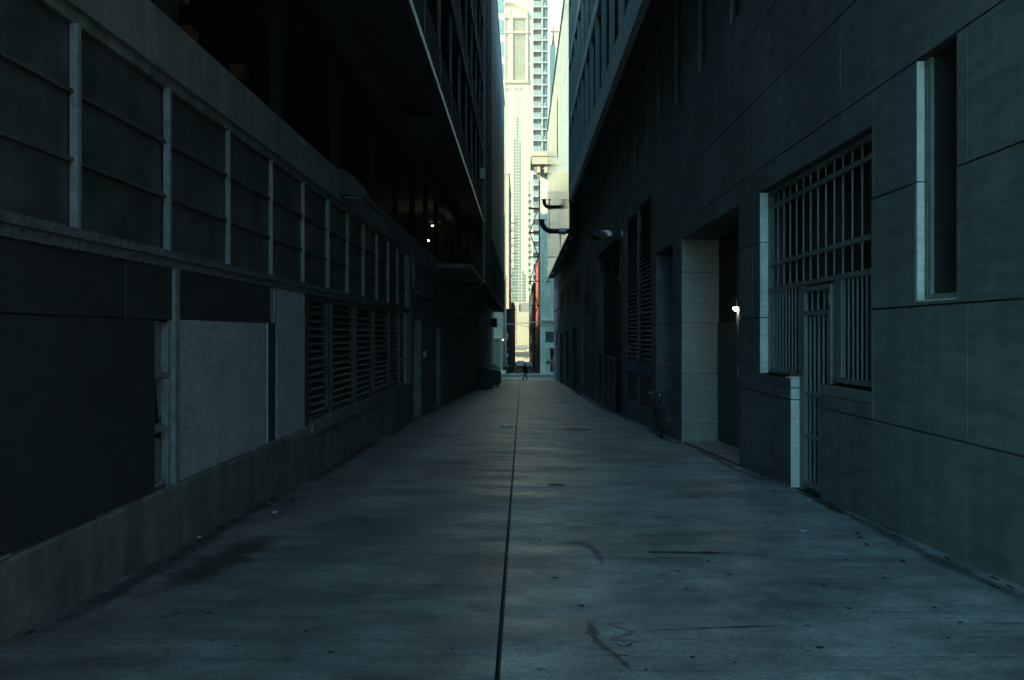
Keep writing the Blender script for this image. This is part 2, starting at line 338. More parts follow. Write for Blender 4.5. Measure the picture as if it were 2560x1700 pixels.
for a, b in zip(js, js[1:]):
    ys = [a + .007] + [y for y in sorted(set(HY + fr(a, b, 6))) if a + .1 < y < b - .1] + [b - .007]
    surf('concrete_slab', M['floor_shaded'], fr(-2.96, -.134, 3), ys, th=.12, parent=pave, dz=random.uniform(-.002, .002))
    surf('concrete_slab', M['floor'], fr(-.106, 3.51, 3), ys, th=.12, parent=pave, dz=random.uniform(-.002, .002))
# far walks either side of the cross street
walk = thing('street_sidewalk', None, None, (0, 84, 0)); structure(walk)
for k in range(-8, 9):
    x0 = k * 1.9 - .1
    surf('sidewalk_slab', M['floor'], [x0 + .006, x0 + 1.89], [84, 87], th=.1, parent=walk, dz=random.uniform(-.004, .004))
    surf('sidewalk_slab', M['floor'], [x0 + .006, x0 + 1.89], [98, 101], th=.1, parent=walk, dz=random.uniform(-.004, .004))
structure(surf('kerb', M['white'], [-30, 30], [97.8, 97.995], dz=.0, th=.12))
structure(surf('far_alley', M['asph'], [-3, 0, 3], [101.0, 120, 140, 176, 220, 320], dz=-.02))
for k, (x0, x1, y) in enumerate([(-1.0, 1.8, 85.6), (-.2, 1.1, 89.2)]):
    structure(surf('road_marking', M['white'], [x0, x1], [y, y + .35], dz=.008 if y < 87 else -.042))
m_ = MB()                                               # gutters of grit along both walls
for side, xa, xb in ((0, -2.96, -2.86), (1, 3.40, 3.515)):
    for i in range(300):
        y = random.uniform(2, 46) ** 1; x = random.uniform(xa, xb) if random.random() < .7 else (xa + random.uniform(0, .5) * (1 if side == 0 else -1))
        if side and (8 < y < 12 or 12.9 < y < 20.8): x = min(x, 3.45)
        s = random.uniform(.008, .03); z = gz(x, y) + .004
        a = random.random() * 6.28; m_.poly([(x + s * math.cos(a + t) * random.uniform(.6, 1), y + s * 2 * math.sin(a + t), z + random.uniform(0, .006)) for t in (0, 1.3, 2.4, 3.9, 5.1)])
structure(m_.build('gutter_grit', M['dirt']), 'stuff')
m_ = MB()
for i in range(210):
    y = 3 + 17 * random.random() ** 1.3; x = random.uniform(-2.6, 3.3); s = random.uniform(.008, .022); z = gz(x, y) + .003
    m_.poly([(x + s * 1.25 * math.cos(t) * random.uniform(.75, 1.1), y + s * math.sin(t) * random.uniform(.75, 1.1), z) for t in [k * .785 for k in range(8)]])
structure(m_.build('gum_spots', M['gum']), 'stuff')

def stain(name, label, pts, widths, colr, alpha=.5):
    """flat spill that follows the slab, feathered by noise"""
    mm = bpy.data.materials.new(name + ' film'); mm.use_nodes = True; N = mm.node_tree.nodes; L = mm.node_tree.links
    b = N["Principled BSDF"]; b.inputs["Base Color"].default_value = (*colr, 1); b.inputs["Roughness"].default_value = .7
    gm = N.new("ShaderNodeNewGeometry"); n = N.new("ShaderNodeTexNoise"); n.inputs["Scale"].default_value = 14; n.inputs["Detail"].default_value = 6; n.inputs["Roughness"].default_value = .75; L.new(gm.outputs["Position"], n.inputs["Vector"])
    at = N.new("ShaderNodeAttribute"); at.attribute_name = 'edge'
    mt = N.new("ShaderNodeMath"); mt.operation = 'MULTIPLY'; L.new(n.outputs["Fac"], mt.inputs[0]); L.new(at.outputs["Fac"], mt.inputs[1])
    rp = N.new("ShaderNodeMapRange"); rp.inputs[1].default_value = .12; rp.inputs[2].default_value = .5; rp.inputs[3].default_value = 0; rp.inputs[4].default_value = alpha; L.new(mt.outputs[0], rp.inputs[0]); L.new(rp.outputs[0], b.inputs["Alpha"])
    mb = MB(); ed = []
    P = []
    for i in range(len(pts) - 1):
        for k in range(8):
            t = k / 8; a_, b_, c_, d_ = pts[max(i - 1, 0)], pts[i], pts[i + 1], pts[min(i + 2, len(pts) - 1)]
            cr = [.5 * (2 * b_[q] + (c_[q] - a_[q]) * t + (2 * a_[q] - 5 * b_[q] + 4 * c_[q] - d_[q]) * t * t + (3 * b_[q] - a_[q] - 3 * c_[q] + d_[q]) * t ** 3) for q in (0, 1)]
            wv = 1 + .35 * math.sin(k * 1.7 + i * 2.1); P.append((cr[0], cr[1], (widths[i] * (1 - t) + widths[i + 1] * t) * wv))
    P.append((*pts[-1], widths[-1]))
    for i, (x, y, w_) in enumerate(P):
        q = P[min(i + 1, len(P) - 1)]; p = P[max(i - 1, 0)]; d = Vector((q[0] - p[0], q[1] - p[1])).normalized(); nn = Vector((-d.y, d.x))
        endf = min(1, i / 5, (len(P) - 1 - i) / 5)
        for k in range(7):
            s = (k - 3) / 3; xx = x + nn.x * s * w_ * random.uniform(.85, 1.1); yy = y + nn.y * s * w_ * random.uniform(.85, 1.1)
            mb.v.append((xx, yy, gz(xx, yy) + .0045)); ed.append((1 - abs(s) ** 2) * endf)
    for i in range(len(P) - 1):
        for k in range(6): a = i * 7 + k; mb.f.append((a, a + 1, a + 8, a + 7))
    o = mb.build(name, mm); at_ = o.data.attributes.new('edge', 'FLOAT', 'POINT')
    for i, e in enumerate(ed): at_.data[i].value = e
    o['kind'] = 'structure'; o['label'] = label
def gp(px, py):                                          # ground point seen at a photo position
    Y = 5.0
    for _ in range(60): Y = (EYE - gz(xat(px, Y), Y)) * F / max(6, (py - VY))
    return (xat(px, Y), Y)
stain('spill_stain', 'red brown spill running down the right slab', [gp(1590, 1690), gp(1540, 1640), gp(1490, 1600), gp(1472, 1540)], [.018, .03, .04, .05], (.14, .08, .06), .6)
stain('spill_stain', 'brown blot on the right slab beyond the long spill', [gp(1508, 1420), gp(1490, 1380), gp(1450, 1360), gp(1400, 1362)], [.025, .05, .08, .05], (.12, .08, .065), .45)
stain('oil_smear', 'dark drag smear across the right slab', [gp(1570, 1382), gp(1700, 1382), gp(1860, 1385)], [.03, .06, .07], (.01, .01, .01), .9)
stain('oil_smear', 'scribbled oily marks beside the red brown spill', [gp(1590, 1560), gp(1525, 1562), gp(1580, 1582), gp(1530, 1600), gp(1620, 1606)], [.02, .022, .026, .024, .02], (.06, .06, .06), .38)
stain('oil_smear', 'thin curled oily mark below the scribble', [gp(1535, 1608), gp(1560, 1618), gp(1590, 1606), gp(1630, 1609)], [.012, .012, .012, .01], (.02, .02, .02), .8)
stain('oil_smear', 'long faint dark streak towards the gate side', [gp(1560, 1582), gp(1760, 1572), gp(2000, 1564)], [.008, .012, .03], (.015, .015, .015), .8)
stain('oil_smear', 'short dark scrape on the left slab', [gp(850, 1492), gp(878, 1494), gp(905, 1492)], [.006, .012, .006], (.01, .01, .01), .95)
stain('oil_smear', 'broad grimy patch by the left plinth', [gp(380, 1500), gp(560, 1400), gp(700, 1330)], [.15, .3, .15], (.02, .02, .018), .55)
stain('oil_smear', 'dark damp patch before the barred gate', [gp(1990, 1225), gp(2060, 1255), gp(2120, 1300)], [.06, .14, .06], (.02, .02, .018), .7)
stain('rust_mark', 'rust coloured mark at the foot of the pier left of the gate', [gp(1865, 1188), gp(1900, 1190), gp(1950, 1188)], [.01, .02, .01], (.30, .12, .03), .9)

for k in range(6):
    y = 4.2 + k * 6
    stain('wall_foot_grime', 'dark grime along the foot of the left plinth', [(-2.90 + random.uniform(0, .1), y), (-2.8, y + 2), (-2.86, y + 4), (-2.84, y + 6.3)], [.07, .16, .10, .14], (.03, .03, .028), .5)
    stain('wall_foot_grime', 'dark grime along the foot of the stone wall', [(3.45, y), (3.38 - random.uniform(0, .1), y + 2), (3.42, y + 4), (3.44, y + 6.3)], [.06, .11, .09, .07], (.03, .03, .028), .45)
for k, (x, y, w_) in enumerate([(1.1, 6.2, .5), (-1.6, 7.5, .6), (2.3, 9.5, .6), (.6, 12, .5), (-1.2, 12.5, .6), (1.7, 5.0, .35), (-.9, 5.4, .4), (2.0, 15, .7), (-1.9, 17, .6)]):
    stain('damp_blotch', 'soft dark blotch on the worn concrete', [(x - w_ * 1.2, y), (x, y + .15), (x + w_ * 1.2, y - .1)], [w_ * .4, w_ * .7, w_ * .4], (.06, .06, .06), .22)
# manhole and small cover, litter
def disc(name, label, px, py, r, m, cat, rim=.02):
    x, y = gp(px, py); t = thing(name, label, cat, (x, y, gz(x, y)))
    sl = (gz(x, y + .5) - gz(x, y - .5)); 
    def ringpts(rr, dz): return [(x + rr * math.cos(a), y + rr * math.sin(a), gz(x, y) + sl * rr * math.sin(a) + dz) for a in [i * math.pi / 16 for i in range(32)]]
    mb = MB(); a, b = ringpts(r + rim, .006), ringpts(r, .006); n = 0
    for i in range(32): j = (i + 1) % 32; mb.poly([a[i], a[j], b[j], b[i]])
    mb.build('rim', M['castiron'], t)
    mb = MB(); mb.poly(ringpts(r - .003, .003)); 
    k = int(r / .045)
    for i in range(-k, k + 1):
        for j in range(-k, k + 1):
            if math.hypot(i, j) * .045 < r - .04: cx, cy = x + i * .045, y + j * .045; zz = gz(x, y) + sl * (cy - y) + .003; mb.box(cx - .012, cx + .012, cy - .012, cy + .012, zz, zz + .006)
    mb.build('cover', m, t)
disc('manhole_cover', 'round studded iron manhole cover in the right slab', 1432, 1073, .42, M['castiron'], 'manhole cover')
disc('valve_cover', 'small rusty round valve cover in the right slab', 1391, 1212.5, .10, M['rust'], 'valve cover')
def scrap(label, px, py, s, m=None, flat=.25):
    x, y = gp(px, py); z = gz(x, y) + .004; mb = MB(); n = 7
    pts = [(x + s * random.uniform(.6, 1.1) * math.cos(i * 2 * math.pi / n), y + s * random.uniform(.7, 1.3) * math.sin(i * 2 * math.pi / n), z + random.uniform(0, s * flat)) for i in range(n)]
    c = (x, y, z + s * flat * .9); k = len(mb.v); mb.v += pts + [c]
    for i in range(n): mb.f.append((k + i, k + (i + 1) % n, k + n))
    mb.v += [(p[0], p[1], z - .002) for p in pts]
    for i in range(n): j = (i + 1) % n; mb.f.append((k + i, k + n + 1 + i, k + n + 1 + j, k + j))
    o = mb.build('paper_scrap', m or M['paper']); tag(o, label, 'litter', 'litter scraps on the alley floor')
for l, px, py, s in [('largest white paper scrap, crumpled flat beside the centre joint near the manhole', 1266, 1068, .20),
                     ('white paper scrap near the foot of the left plinth', 686, 1281, .034), ('small pale scrap by the left plinth nearer the camera', 497, 1344, .032),
                     ('white torn scrap on the right slab before the stone wall', 2006, 1328, .045), ('pale scrap near the dark fence on the right', 1552, 1050, .06),
                     ('tiny white scrap between plinth and larger scrap on the left', 672, 1258, .022), ('pale scrap at the edge of the manhole cover', 1472, 1071, .06),
                     ('tiny pale scrap under the louvred windows', 1003, 1127, .03), ('small white pebble like scrap in the centre joint', 1272, 1387, .014),
                     ('tiny white scrap left of the centre joint', 1222, 1274, .014), ('narrow pale strip of paper on the far left slab', 1228, 986, .22),
                     ('pale strip of paper on the far right slab', 1352, 965, .3), ('crumb of white litter at the pier of the gate', 1843, 1169, .03)]: scrap(l, px, py, s)

# ------------------------------------------------------------------ left: boarded concrete building
LX = -2.97
def YL(px, X=-2.97): return X * F / (px - VX)
lb = thing('boarded_building', 'low concrete building with grey steel sash windows, boards and louvres, nearest on the left', 'building', (-3.5, 8, -.3))
mb = MB()
ysl = [-3] + [y for y in fr(-2.2, 21.5, 24)]
for a, b in zip(ysl, ysl[1:]):                         # plinth with a ragged top arris
    mb.prism([(-2.93, a, gz(-3, a) - .3), (-2.93, a, .30 + random.uniform(-.012, .008)), (-2.96, a, .325), (-3.3, a, .325), (-3.3, a, gz(-3, a) - .3)], (0, b - a, 0))
mb.build('plinth', M['conc'], lb)
m_ = MB()
for i in range(60):                                    # broken mortar lip along the ledge
    y = random.uniform(4.3, 11); s = random.uniform(.02, .09); m_.box(-2.965, -2.935 - random.uniform(0, .015), y, y + s, .325, .333 + random.uniform(0, .012))
o = m_.build('ledge_crumbs', M['beamc'], lb); o['kind'] = 'stuff'
# beam, cable groove and core
MB().box(-3.35, -2.925, -3, 21.2, 3.76, 4.23).build('beam', M['beamc'], lb)
MB().box(-3.35, -2.965, -3, 21.2, 3.67, 3.757).build('lintel', M['conc'], lb)
MB().tube([(-2.90, 13.4, 4.13), (-2.905, 16, 4.08), (-2.905, 19, 4.09), (-2.90, 26, 4.05)], .012, 6).build('cable', M['castiron'], lb)
MB().box(-12, -3.36, -3, 21.3, -1.5, 3.95).build('core', M['black'], lb)
MB().box(-3.30, -2.955, 21.2, 21.6, -1.2, 4.23).build('end_pilaster', M['beamc'], lb)
# steel sash: sill, mullions, bars, panes
mb = MB()
for a, b in zip(fr(-3, 21.1, 35), fr(-3, 21.1, 35)[1:]): mb.box(-3.1, -2.915 + random.uniform(-.008, .004), a, b, 2.235, 2.30); mb.box(-3.1, -2.94, a, b, 2.16, 2.232)
mb.build('sill', M['sillm'], lb)
mul_y = [5.32 + 1.385 * k for k in range(-4, 12)]
thin = MB().box(-3.0, -2.953, -.015, .015, 2.30, 3.67).mesh('mullion', M['sash']); wide = MB().box(-3.0, -2.945, -.03, .006, 2.30, 3.67).box(-3.0, -2.965, .014, .05, 2.30, 3.67).mesh('mullion', M['sash'])
for k, y in enumerate(mul_y): inst('mullion', wide if (k - 4) in (-4, 0, 1, 5, 9) else thin, lb, (0, y, 0))
pane_me = MB().box(-3.04, -3.01, .03, 1.355, .012, .442).mesh('pane', M['pane'])
barm = MB().box(-3.005, -2.972, .025, 1.36, -.014, .014).mesh('glazing_bar', M['bar'])
for y in mul_y[:-1] + [mul_y[-1]]:
    last = y == mul_y[-1]
    for r in range(3):
        o = inst('pane', pane_me, lb, (random.uniform(-.004, .004), y, 2.30 + r * .457))
        if last: o.scale = (1, .36, 1)
        if r:
            o = inst('glazing_bar', barm, lb, (0, y, 2.30 + r * .457))
            if last: o.scale = (1, .36, 1)
MB().box(-3.0, -2.95, 20.95, 21.19, 2.0, 3.67).build('end_post', M['sash'], lb)
# boards below the sill
def board(name, y0, y1, z0, z1, m, x=-2.965, th=.02, lab=None):
    o = MB().box(x - th, x, y0, y1, z0, z1).build(name, m, lb)
    if lab: o['label'] = lab
    return o
board('board', -3, 5.95, 1.724, 2.158, M['dkboard']); board('board', 5.965, 6.74, 1.724, 2.158, M['dkboard'], -2.955)
board('board', 6.90, 9.37, 1.735, 2.158, M['dkboard'], -2.95)
board('board', -3, 6.39, .335, 1.716, M['dkboard'], -2.94, lab='largest dark board, nearest the camera')
board('board', 6.885, 9.235, .335, 1.728, M['osb'], -2.95, .018, 'pale speckled board')
board('board', 9.27, 9.60, .335, 1.73, M['dkboard'], -2.96)
board('board', 9.62, 10.86, .335, 2.158, M['osb'], -2.952, .018, 'narrow tall pale board')
MB().box(-2.99, -2.94, 9.238, 9.262, .34, 1.728).build('edge_strip', M['paint_lt'], lb)
MB().box(-3.0, -2.93, 6.75, 6.83, .32, 2.16).box(-3.0, -2.945, 6.835, 6.87, .32, 2.16).build('post', M['sash'], lb)
MB().box(-3.0, -2.95, 9.40, 9.46, 1.735, 2.158).box(-3.0, -2.94, 9.50, 9.58, 1.735, 2.158).build('post', M['sash'], lb)
# broken window strip between the big board and the post
bw = MB().box(-3.06, -3.04, 6.39, 6.74, .34, 1.716).build('broken_window', M['black'], lb)
MB().poly([(-3.03, 6.55, 1.71), (-3.03, 6.70, 1.71), (-3.03, 6.70, .95), (-3.03, 6.66, .86), (-3.03, 6.60, 1.2)]).poly([(-3.028, 6.42, .80), (-3.028, 6.68, .72), (-3.028, 6.70, .36), (-3.028, 6.44, .36)]).build('glass_shard', M['galv'], bw)
MB().box(-3.03, -2.965, 6.40, 6.74, 1.245, 1.285).box(-3.03, -2.96, 6.40, 6.74, .80, .835).box(-3.03, -2.97, 6.70, 6.74, .34, 1.70).build('sash_bar', M['sash'], bw)
m_ = MB()
for i in range(26): y = random.uniform(6.42, 6.73); z = random.choice([1.285, .835, .345]) ; s = random.uniform(.008, .03); m_.box(-3.02, -3.02 + s * 1.5, y, y + s, z, z + s * random.uniform(.5, 2))
o = m_.build('rubble', M['beamc'], bw); o['kind'] = 'stuff'
# louvre vents
MB().box(-3.3, -2.90, 11.1, 20.2, .19, .375).build('louvre_sill', M['conc'], lb)
MB().box(-3.2, -2.955, 10.88, 11.08, .34, 2.158).build('louvre_post', M['dkboard'], lb)
def louver(y0, y1, z0, z1, n, parent, X=-2.97, s=1, m='louv', fr_=.07, dep=.10, name='louvre_vent'):
    v = MB()
    for a, b, c, d in ((y0, y1, z0, z0 + fr_), (y0, y1, z1 - fr_, z1), (y0, y0 + fr_, z0 + fr_, z1 - fr_), (y1 - fr_, y1, z0 + fr_, z1 - fr_)):
        v.box(min(X, X - s * dep), max(X, X - s * dep), a, b, c, d)
    v = v.build(name, M[m], parent)
    bx = sorted((X - s * (dep + .01), X - s * (dep + .02))); MB().box(bx[0], bx[1], y0, y1, z0, z1).build('backing', M['black'], v)
    a, b = y0 + fr_, y1 - fr_; p = (z1 - z0 - 2 * fr_) / n; L_ = b - a; h = p * .62
    me = MB().prism([(0, 0, 0), (-s * dep * .85, 0, h), (-s * dep * .85, 0, h + .012), (0, 0, .016), ], (0, L_, 0)).mesh('slat', M[m])
    for i in range(n): inst('slat', me, v, (X - s * .012, a, z0 + fr_ + p * (i + .12)), (0, random.uniform(-.02, .02), 0))
    return v
for a, b in ((11.10, 12.30), (12.50, 14.20), (14.32, 16.0), (16.12, 17.9), (18.0, 19.35)): louver(a, b, .38, 2.15, 15, lb)
for i, z in enumerate((.38, .97, 1.56)):
    MB().box(-3.06, -3.03, 19.42, 20.5, z + .03, z + .56).build('pane', M['dkglass'] if i else M['pane'], lb)
MB().box(-3.03, -2.96, 19.38, 19.46, .38, 2.15).box(-3.03, -2.96, 19.46, 20.9, .95, .985).box(-3.03, -2.96, 19.46, 20.9, 1.54, 1.575).box(-3.03, -2.95, 20.5, 20.95, .32, 2.15).build('sash_frame', M['sash'], lb)
# floodlight on the beam
fl = thing('wall_floodlight', 'black box floodlight with sloped hood on the concrete beam', 'floodlight', (-2.92, 13.0, 3.9))
MB().prism([(-2.92, 12.8, 4.28), (-2.70, 12.8, 4.16), (-2.52, 12.8, 3.86), (-2.56, 12.8, 3.82), (-2.92, 12.8, 3.86)], (0, .62, 0)).build('housing', M['dkmetal'], fl)
MB().box(-2.86, -2.60, 12.86, 13.36, 3.808, 3.822).build('lens', M['fix'], fl)

# ------------------------------------------------------------------ left: block wall building with doors (Y 21.6 - 85)
bb = thing('block_building', 'painted concrete block building with two recessed doorways under the overhang, left', 'building', (-3.5, 50, -2))
holes = [(22.0, 23.63, -9, 2.07), (27.7, 29.3, -9, 1.86), (33.2, 33.9, 1.4, 2.9)]
mb = MB(); sheet([21.62, 85], [-4.5, 4.02], holes, LX, -3.30, PX, mb); mb.build('wall', M['cmu'], bb)
MB().box(-12, -3.6, 21.62, 85, -4.5, 4.0).build('core', M['dark_bldg'], bb)
MB().box(-3.30, -2.93, 21.62, 33, 3.72, 4.23).build('beam', M['beamc'], bb)
MB().box(-3.1, -2.90, 21.64, 21.9, 2.9, 3.7).build('sign_bracket', M['beamc'], bb)
MB().box(-3.05, -2.86, 22.1, 27.0, 2.72, 2.80).box(-3.05, -2.94, 22.1, 27.0, 2.80, 3.35).build('canopy_box', M['conc'], bb)
for (a, b, z1) in ((22.0, 23.63, 2.07), (27.7, 29.3, 1.86)):
    d = MB().box(-3.32, -3.28, a, b, gz(-3, a) - .1, z1).build('door', M['dkmetal'], bb)
    MB().box(-3.28, -3.23, a + .12, a + .16, gz(-3, a) + 1.0, gz(-3, a) + 1.12).build('handle', M['galv'], d)
    MB().box(-3.25, -2.99, b - .03, b - .005, gz(-3, b) - .1, z1).build('door_jamb', M['sash'], bb)
MB().box(-3.2, -3.1, 33.2, 33.9, 1.4, 2.9).build('vent', M['black'], bb)
MB().box(-2.97, -2.90, 24.2, 24.38, .92, 1.08).build('switch_box', M['paint_lt'], bb)
MB().box(-3.1, -2.93, 80.5, 85.2, -4.5, 3.9).build('corner_pilaster', M['citystone'], bb)
MB().tube([(-2.90, 29, 3.98), (-2.90, 80, 3.98)], .035, 8).build('service_pipe', M['sash'], bb)
for y in (38, 46, 55, 66): MB().box(-2.96, -2.72, y, y + .5, 2.6 - (y - 38) * .01, 3.0 - (y - 38) * .01).build('conduit_box', M['dkmetal'], bb)
MB().box(-3.0, -2.4, 78.5, 80, 2.3, 3.2).build('hanging_lamp_box', M['dkmetal'], bb)

# ------------------------------------------------------------------ left: parking garage above
gx = -1.65
pg = thing('parking_garage', 'dark open parking garage with thin pale deck edges above the low buildings, left', 'parking garage', (-6, 15, 4))
for z in (6.65, 9.67, 12.6, 15.45, 18.3, 21.2):
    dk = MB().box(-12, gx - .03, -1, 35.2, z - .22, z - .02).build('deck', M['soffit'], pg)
    MB().box(gx - .028, gx, -1, 35.2, z - .13, z).build('edge_trim', M['galv'] if z < 8 else M['sash'], dk)
    if z < 21:
        pm = MB().box(gx - .10, gx - .04, -.03, .03, z - .02, z + 2.72).mesh('baluster_post', M['dkmetal'])
        for i in range(13): inst('post', pm, pg, (0, .44 + 2.72 * i - .1, 0))
        MB().box(gx - .16, gx - .05, -1, 35.2, z + .02, z + .95).build('parapet', M['dark_bldg'], pg)
for x in (-2.66, -5.5, -8.5):
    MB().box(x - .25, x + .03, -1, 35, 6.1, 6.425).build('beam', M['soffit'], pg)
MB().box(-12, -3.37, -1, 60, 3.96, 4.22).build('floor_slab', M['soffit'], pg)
MB().box(-12.3, -12.02, -1, 60, 3.9, 22).build('back_wall', M['dark_bldg'], pg)
MB().box(-12, -1.72, -3.3, -3.02, 6.4, 22).box(-12, -3.0, -3.3, -3.02, 3.96, 6.4).build('end_wall', M['dark_bldg'], pg)
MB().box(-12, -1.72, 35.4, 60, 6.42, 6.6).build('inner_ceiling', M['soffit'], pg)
pm = MB().box(-3.14, -3.0, -.07, .07, 4.23, 6.42).mesh('column', M['black'])
for i in range(-2, 10): inst('column', pm, pg, (0, 6.9 + 3.1 * i, 0))
MB().box(-3.5, -3.38, 3.0, 8.1, 4.95, 5.25).build('parapet_beam', M['beamc'], pg)
MB().box(-3.42, -3.36, 6.5, 8.2, 4.24, 4.42).build('curb', M['beamc'], pg)
mb = MB()                                               # wire mesh panel
for i in range(22): mb.box(-3.30, -3.292, 4.4 + i * .16, 4.408 + i * .16, 5.35, 6.3)
for i in range(9): mb.box(-3.305, -3.297, 4.4, 7.9, 5.35 + i * .115, 5.358 + i * .115)
mb.build('mesh_panel', M['grille'], pg)
for i, (y, z) in enumerate(((9.4, 5.05), (11.2, 5.2), (7.9, 4.62))): MB().box(-4.1, -3.9, y, y + .22, z, z + .2).build('hazard_sign', M['rust'], pg)
MB().prism([(-2.9, 17.5, 6.42), (-1.9, 17.5, 6.42), (-2.4, 17.5, 5.9)], (0, 1.6, 0)).build('soffit_hopper', M['soffit'], pg)
for px, py, Y in ((1084, 565, 34.5), (1119, 604, 40.3), (1144, 635, 46.5)):
    t = thing('ceiling_light', {1084: 'highest lit tube light under the garage ceiling', 1119: 'middle and brightest lit tube light under the garage ceiling', 1144: 'lowest lit tube light, just above the balcony'}[px], 'ceiling light', (xat(px, Y), Y, zat(py, Y)), 'lit tubes in the garage')
    x, z = xat(px, Y), zat(py, Y)
    MB().box(x - .10, x + .10, Y, Y + .10, z, z + .03).build('tube', M['tube'], t); MB().box(x - .18, x + .18, Y - .02, Y + .14, z + .052, z + .09).build('housing', M['dkmetal'], t)
t = thing('ceiling_light', 'slanting lit tube light just above the concrete beam', 'ceiling light', (xat(1068, 30), 30, zat(600, 30)), 'lit tubes in the garage')
MB().bar((xat(1062, 30), 30, zat(597, 30)), (xat(1072, 31), 31, zat(602, 31)), .05).build('tube', M['tube'], t)

# balcony with railing
bl = thing('balcony', 'small concrete balcony with pipe railing under the garage, left', 'balcony', (-2.3, 30, 3.9))
MB().prism([(-3.4, 27.3, 3.86), (-1.95, 27.3, 3.86), (-1.7, 27.6, 3.86), (-1.7, 34.5, 3.86), (-3.4, 34.5, 3.86)], (0, 0, .17)).build('slab', M['louv'], bl)
for z in (5.11, 4.58): MB().tube([(-3.0, 27.35, z), (-1.95, 27.35, z), (-1.75, 27.62, z), (-1.75, 34.5, z)], .022, 6).build('rail', M['dkmetal'], bl)
pm = MB().tube([(0, 0, 4.02), (0, 0, 5.1)], .022, 6).mesh('post', M['dkmetal'])
for p in ((-2.95, 27.35), (-1.95, 27.36), (-1.75, 27.8), (-1.75, 30), (-1.75, 32.2), (-1.75, 34.3)): inst('post', pm, bl, (p[0], p[1], 0))

# ------------------------------------------------------------------ left: panelled overhanging building (Y 35 - 80)
pb = thing('panelled_building', 'tall overhanging building with grey wall panels over a dark louvre band, left', 'building', (-6, 58, 4))
PXf = -1.70
MB().box(-12, PXf - .08, 35.3, 80, 4.05, 24.5).build('core', M['dark_bldg'], pb)
MB().box(PXf - .08, PXf, 35.3, 45.6, 4.05, 24.5).build('end_bay', M['dark_bldg'], pb)
rows = [7.27, 9.7, 12.1, 14.5, 16.9, 19.3, 21.7, 24.6]; cols = [45.7 + i * 3.43 for i in range(11)]
for a, b in zip(rows, rows[1:]):
    for c, d in zip(cols, cols[1:]):
        MB().box(PXf - .075, PXf + random.uniform(-.006, .006), c + .012, d - .012, a + .014, b - .014).build('wall_panel', M['panelw'], pb)
MB().box(PXf - .07, PXf + .05, 45.65, 80.05, 24.6, 24.85).build('coping', M['dkmetal'], pb)
lv = MB().box(PXf - .07, PXf - .02, 45.7, 80, 4.05, 7.26).build('louvre_band', M['dkmetal'], pb)
sm = MB().prism([(0, 0, 0), (.07, 0, -.05), (.075, 0, -.035), (0, 0, .02)], (0, 34.2, 0)).mesh('slat', M['louv'])
for i in range(18): inst('slat', sm, lv, (PXf - .018, 45.75, 4.2 + i * .165))
MB().box(-3.0, PXf, 79.6, 80.3, 3.85, 4.04).build('end_ledge', M['citystone'], pb)
mb = MB(); mb.box(PXf + .002, PXf + .03, 37.6, 37.66, 6.4, 22).box(PXf + .002, PXf + .03, 40.2, 40.26, 6.4, 22)
for i in range(34): mb.bar((PXf + .02, 37.62, 6.6 + i * .46), (PXf + .02, 40.24, 6.83 + i * .46), .03); 
mb.build('cable_ladder', M['sash'], pb)
cd = thing('conduit_run', 'vertical pale conduits with a junction box on the corner of the garage', 'conduit', (-1.66, 35.2, 3.8))
for dx in (0, .07): MB().tube([(-1.62 - dx, 35.15, 3.95), (-1.62 - dx, 35.15, 16.5)], .022, 8).build('pipe', M['sash'], cd)
MB().tube([(-2.8, 35.15, 3.3), (-1.9, 35.15, 3.75), (-1.66, 35.15, 3.85), (-1.62, 35.15, 3.96)], .022, 8).build('pipe', M['sash'], cd)
MB().box(-1.86, -1.60, 35.02, 35.12, zat(447, 35.1), zat(421, 35.1)).build('junction_box', M['paint_lt'], cd)
for py in (536, 703): MB().box(-1.72, -1.56, 35.10, 35.18, zat(py, 35), zat(py, 35) + .03).build('clamp', M['paint_lt'], cd)

# ------------------------------------------------------------------ right: limestone building
RX = 3.52
sb = thing('limestone_building', 'pale limestone panelled building with barred gate and recessed doorways, nearest on the right', 'building', (6, 20, -.5))
slots = [13.1, 15.5, 17.9, 20.3, 22.0, 24.4, 26.7, 29.2, 31.5, 33.9, 36.3]
common = [(6.44, 7.10, 1.885, 4.04), (12.87, 17.48, -9, 3.70), (18.5, 20.8, -9, 3.70), (21.6, 26.8, .8, 5.4), (21.6, 26.8, -.55, .4), (28.0, 37.1, -9, 5.2), (40.5, 44.9, 2.6, 3.8)] + [(y - .3, y + .3, 6.8, 9.2) for y in slots]
mb = MB(); sheet([-5, 47.2], [-3.8, 9.4], common + [(8.0, 11.75, 1.02, 3.70), (9.38, 10.41, -9, 1.02)], RX + .028, 4.36, PX, mb); mb.build('backing_wall', M['joint_wall'], sb)
MB().box(4.40, 16, -5, 47.2, -4, 9.4).build('core', M['black'], sb)
cz = [-3.66, -2.56, -1.46, -.36, .743, 1.85, 2.955, 4.04, 5.12, 6.2, 7.28, 8.36, 9.39]
hp = common + [(8.0, 11.75, .743, 3.70), (9.38, 10.41, -9, .75)]
J = .009
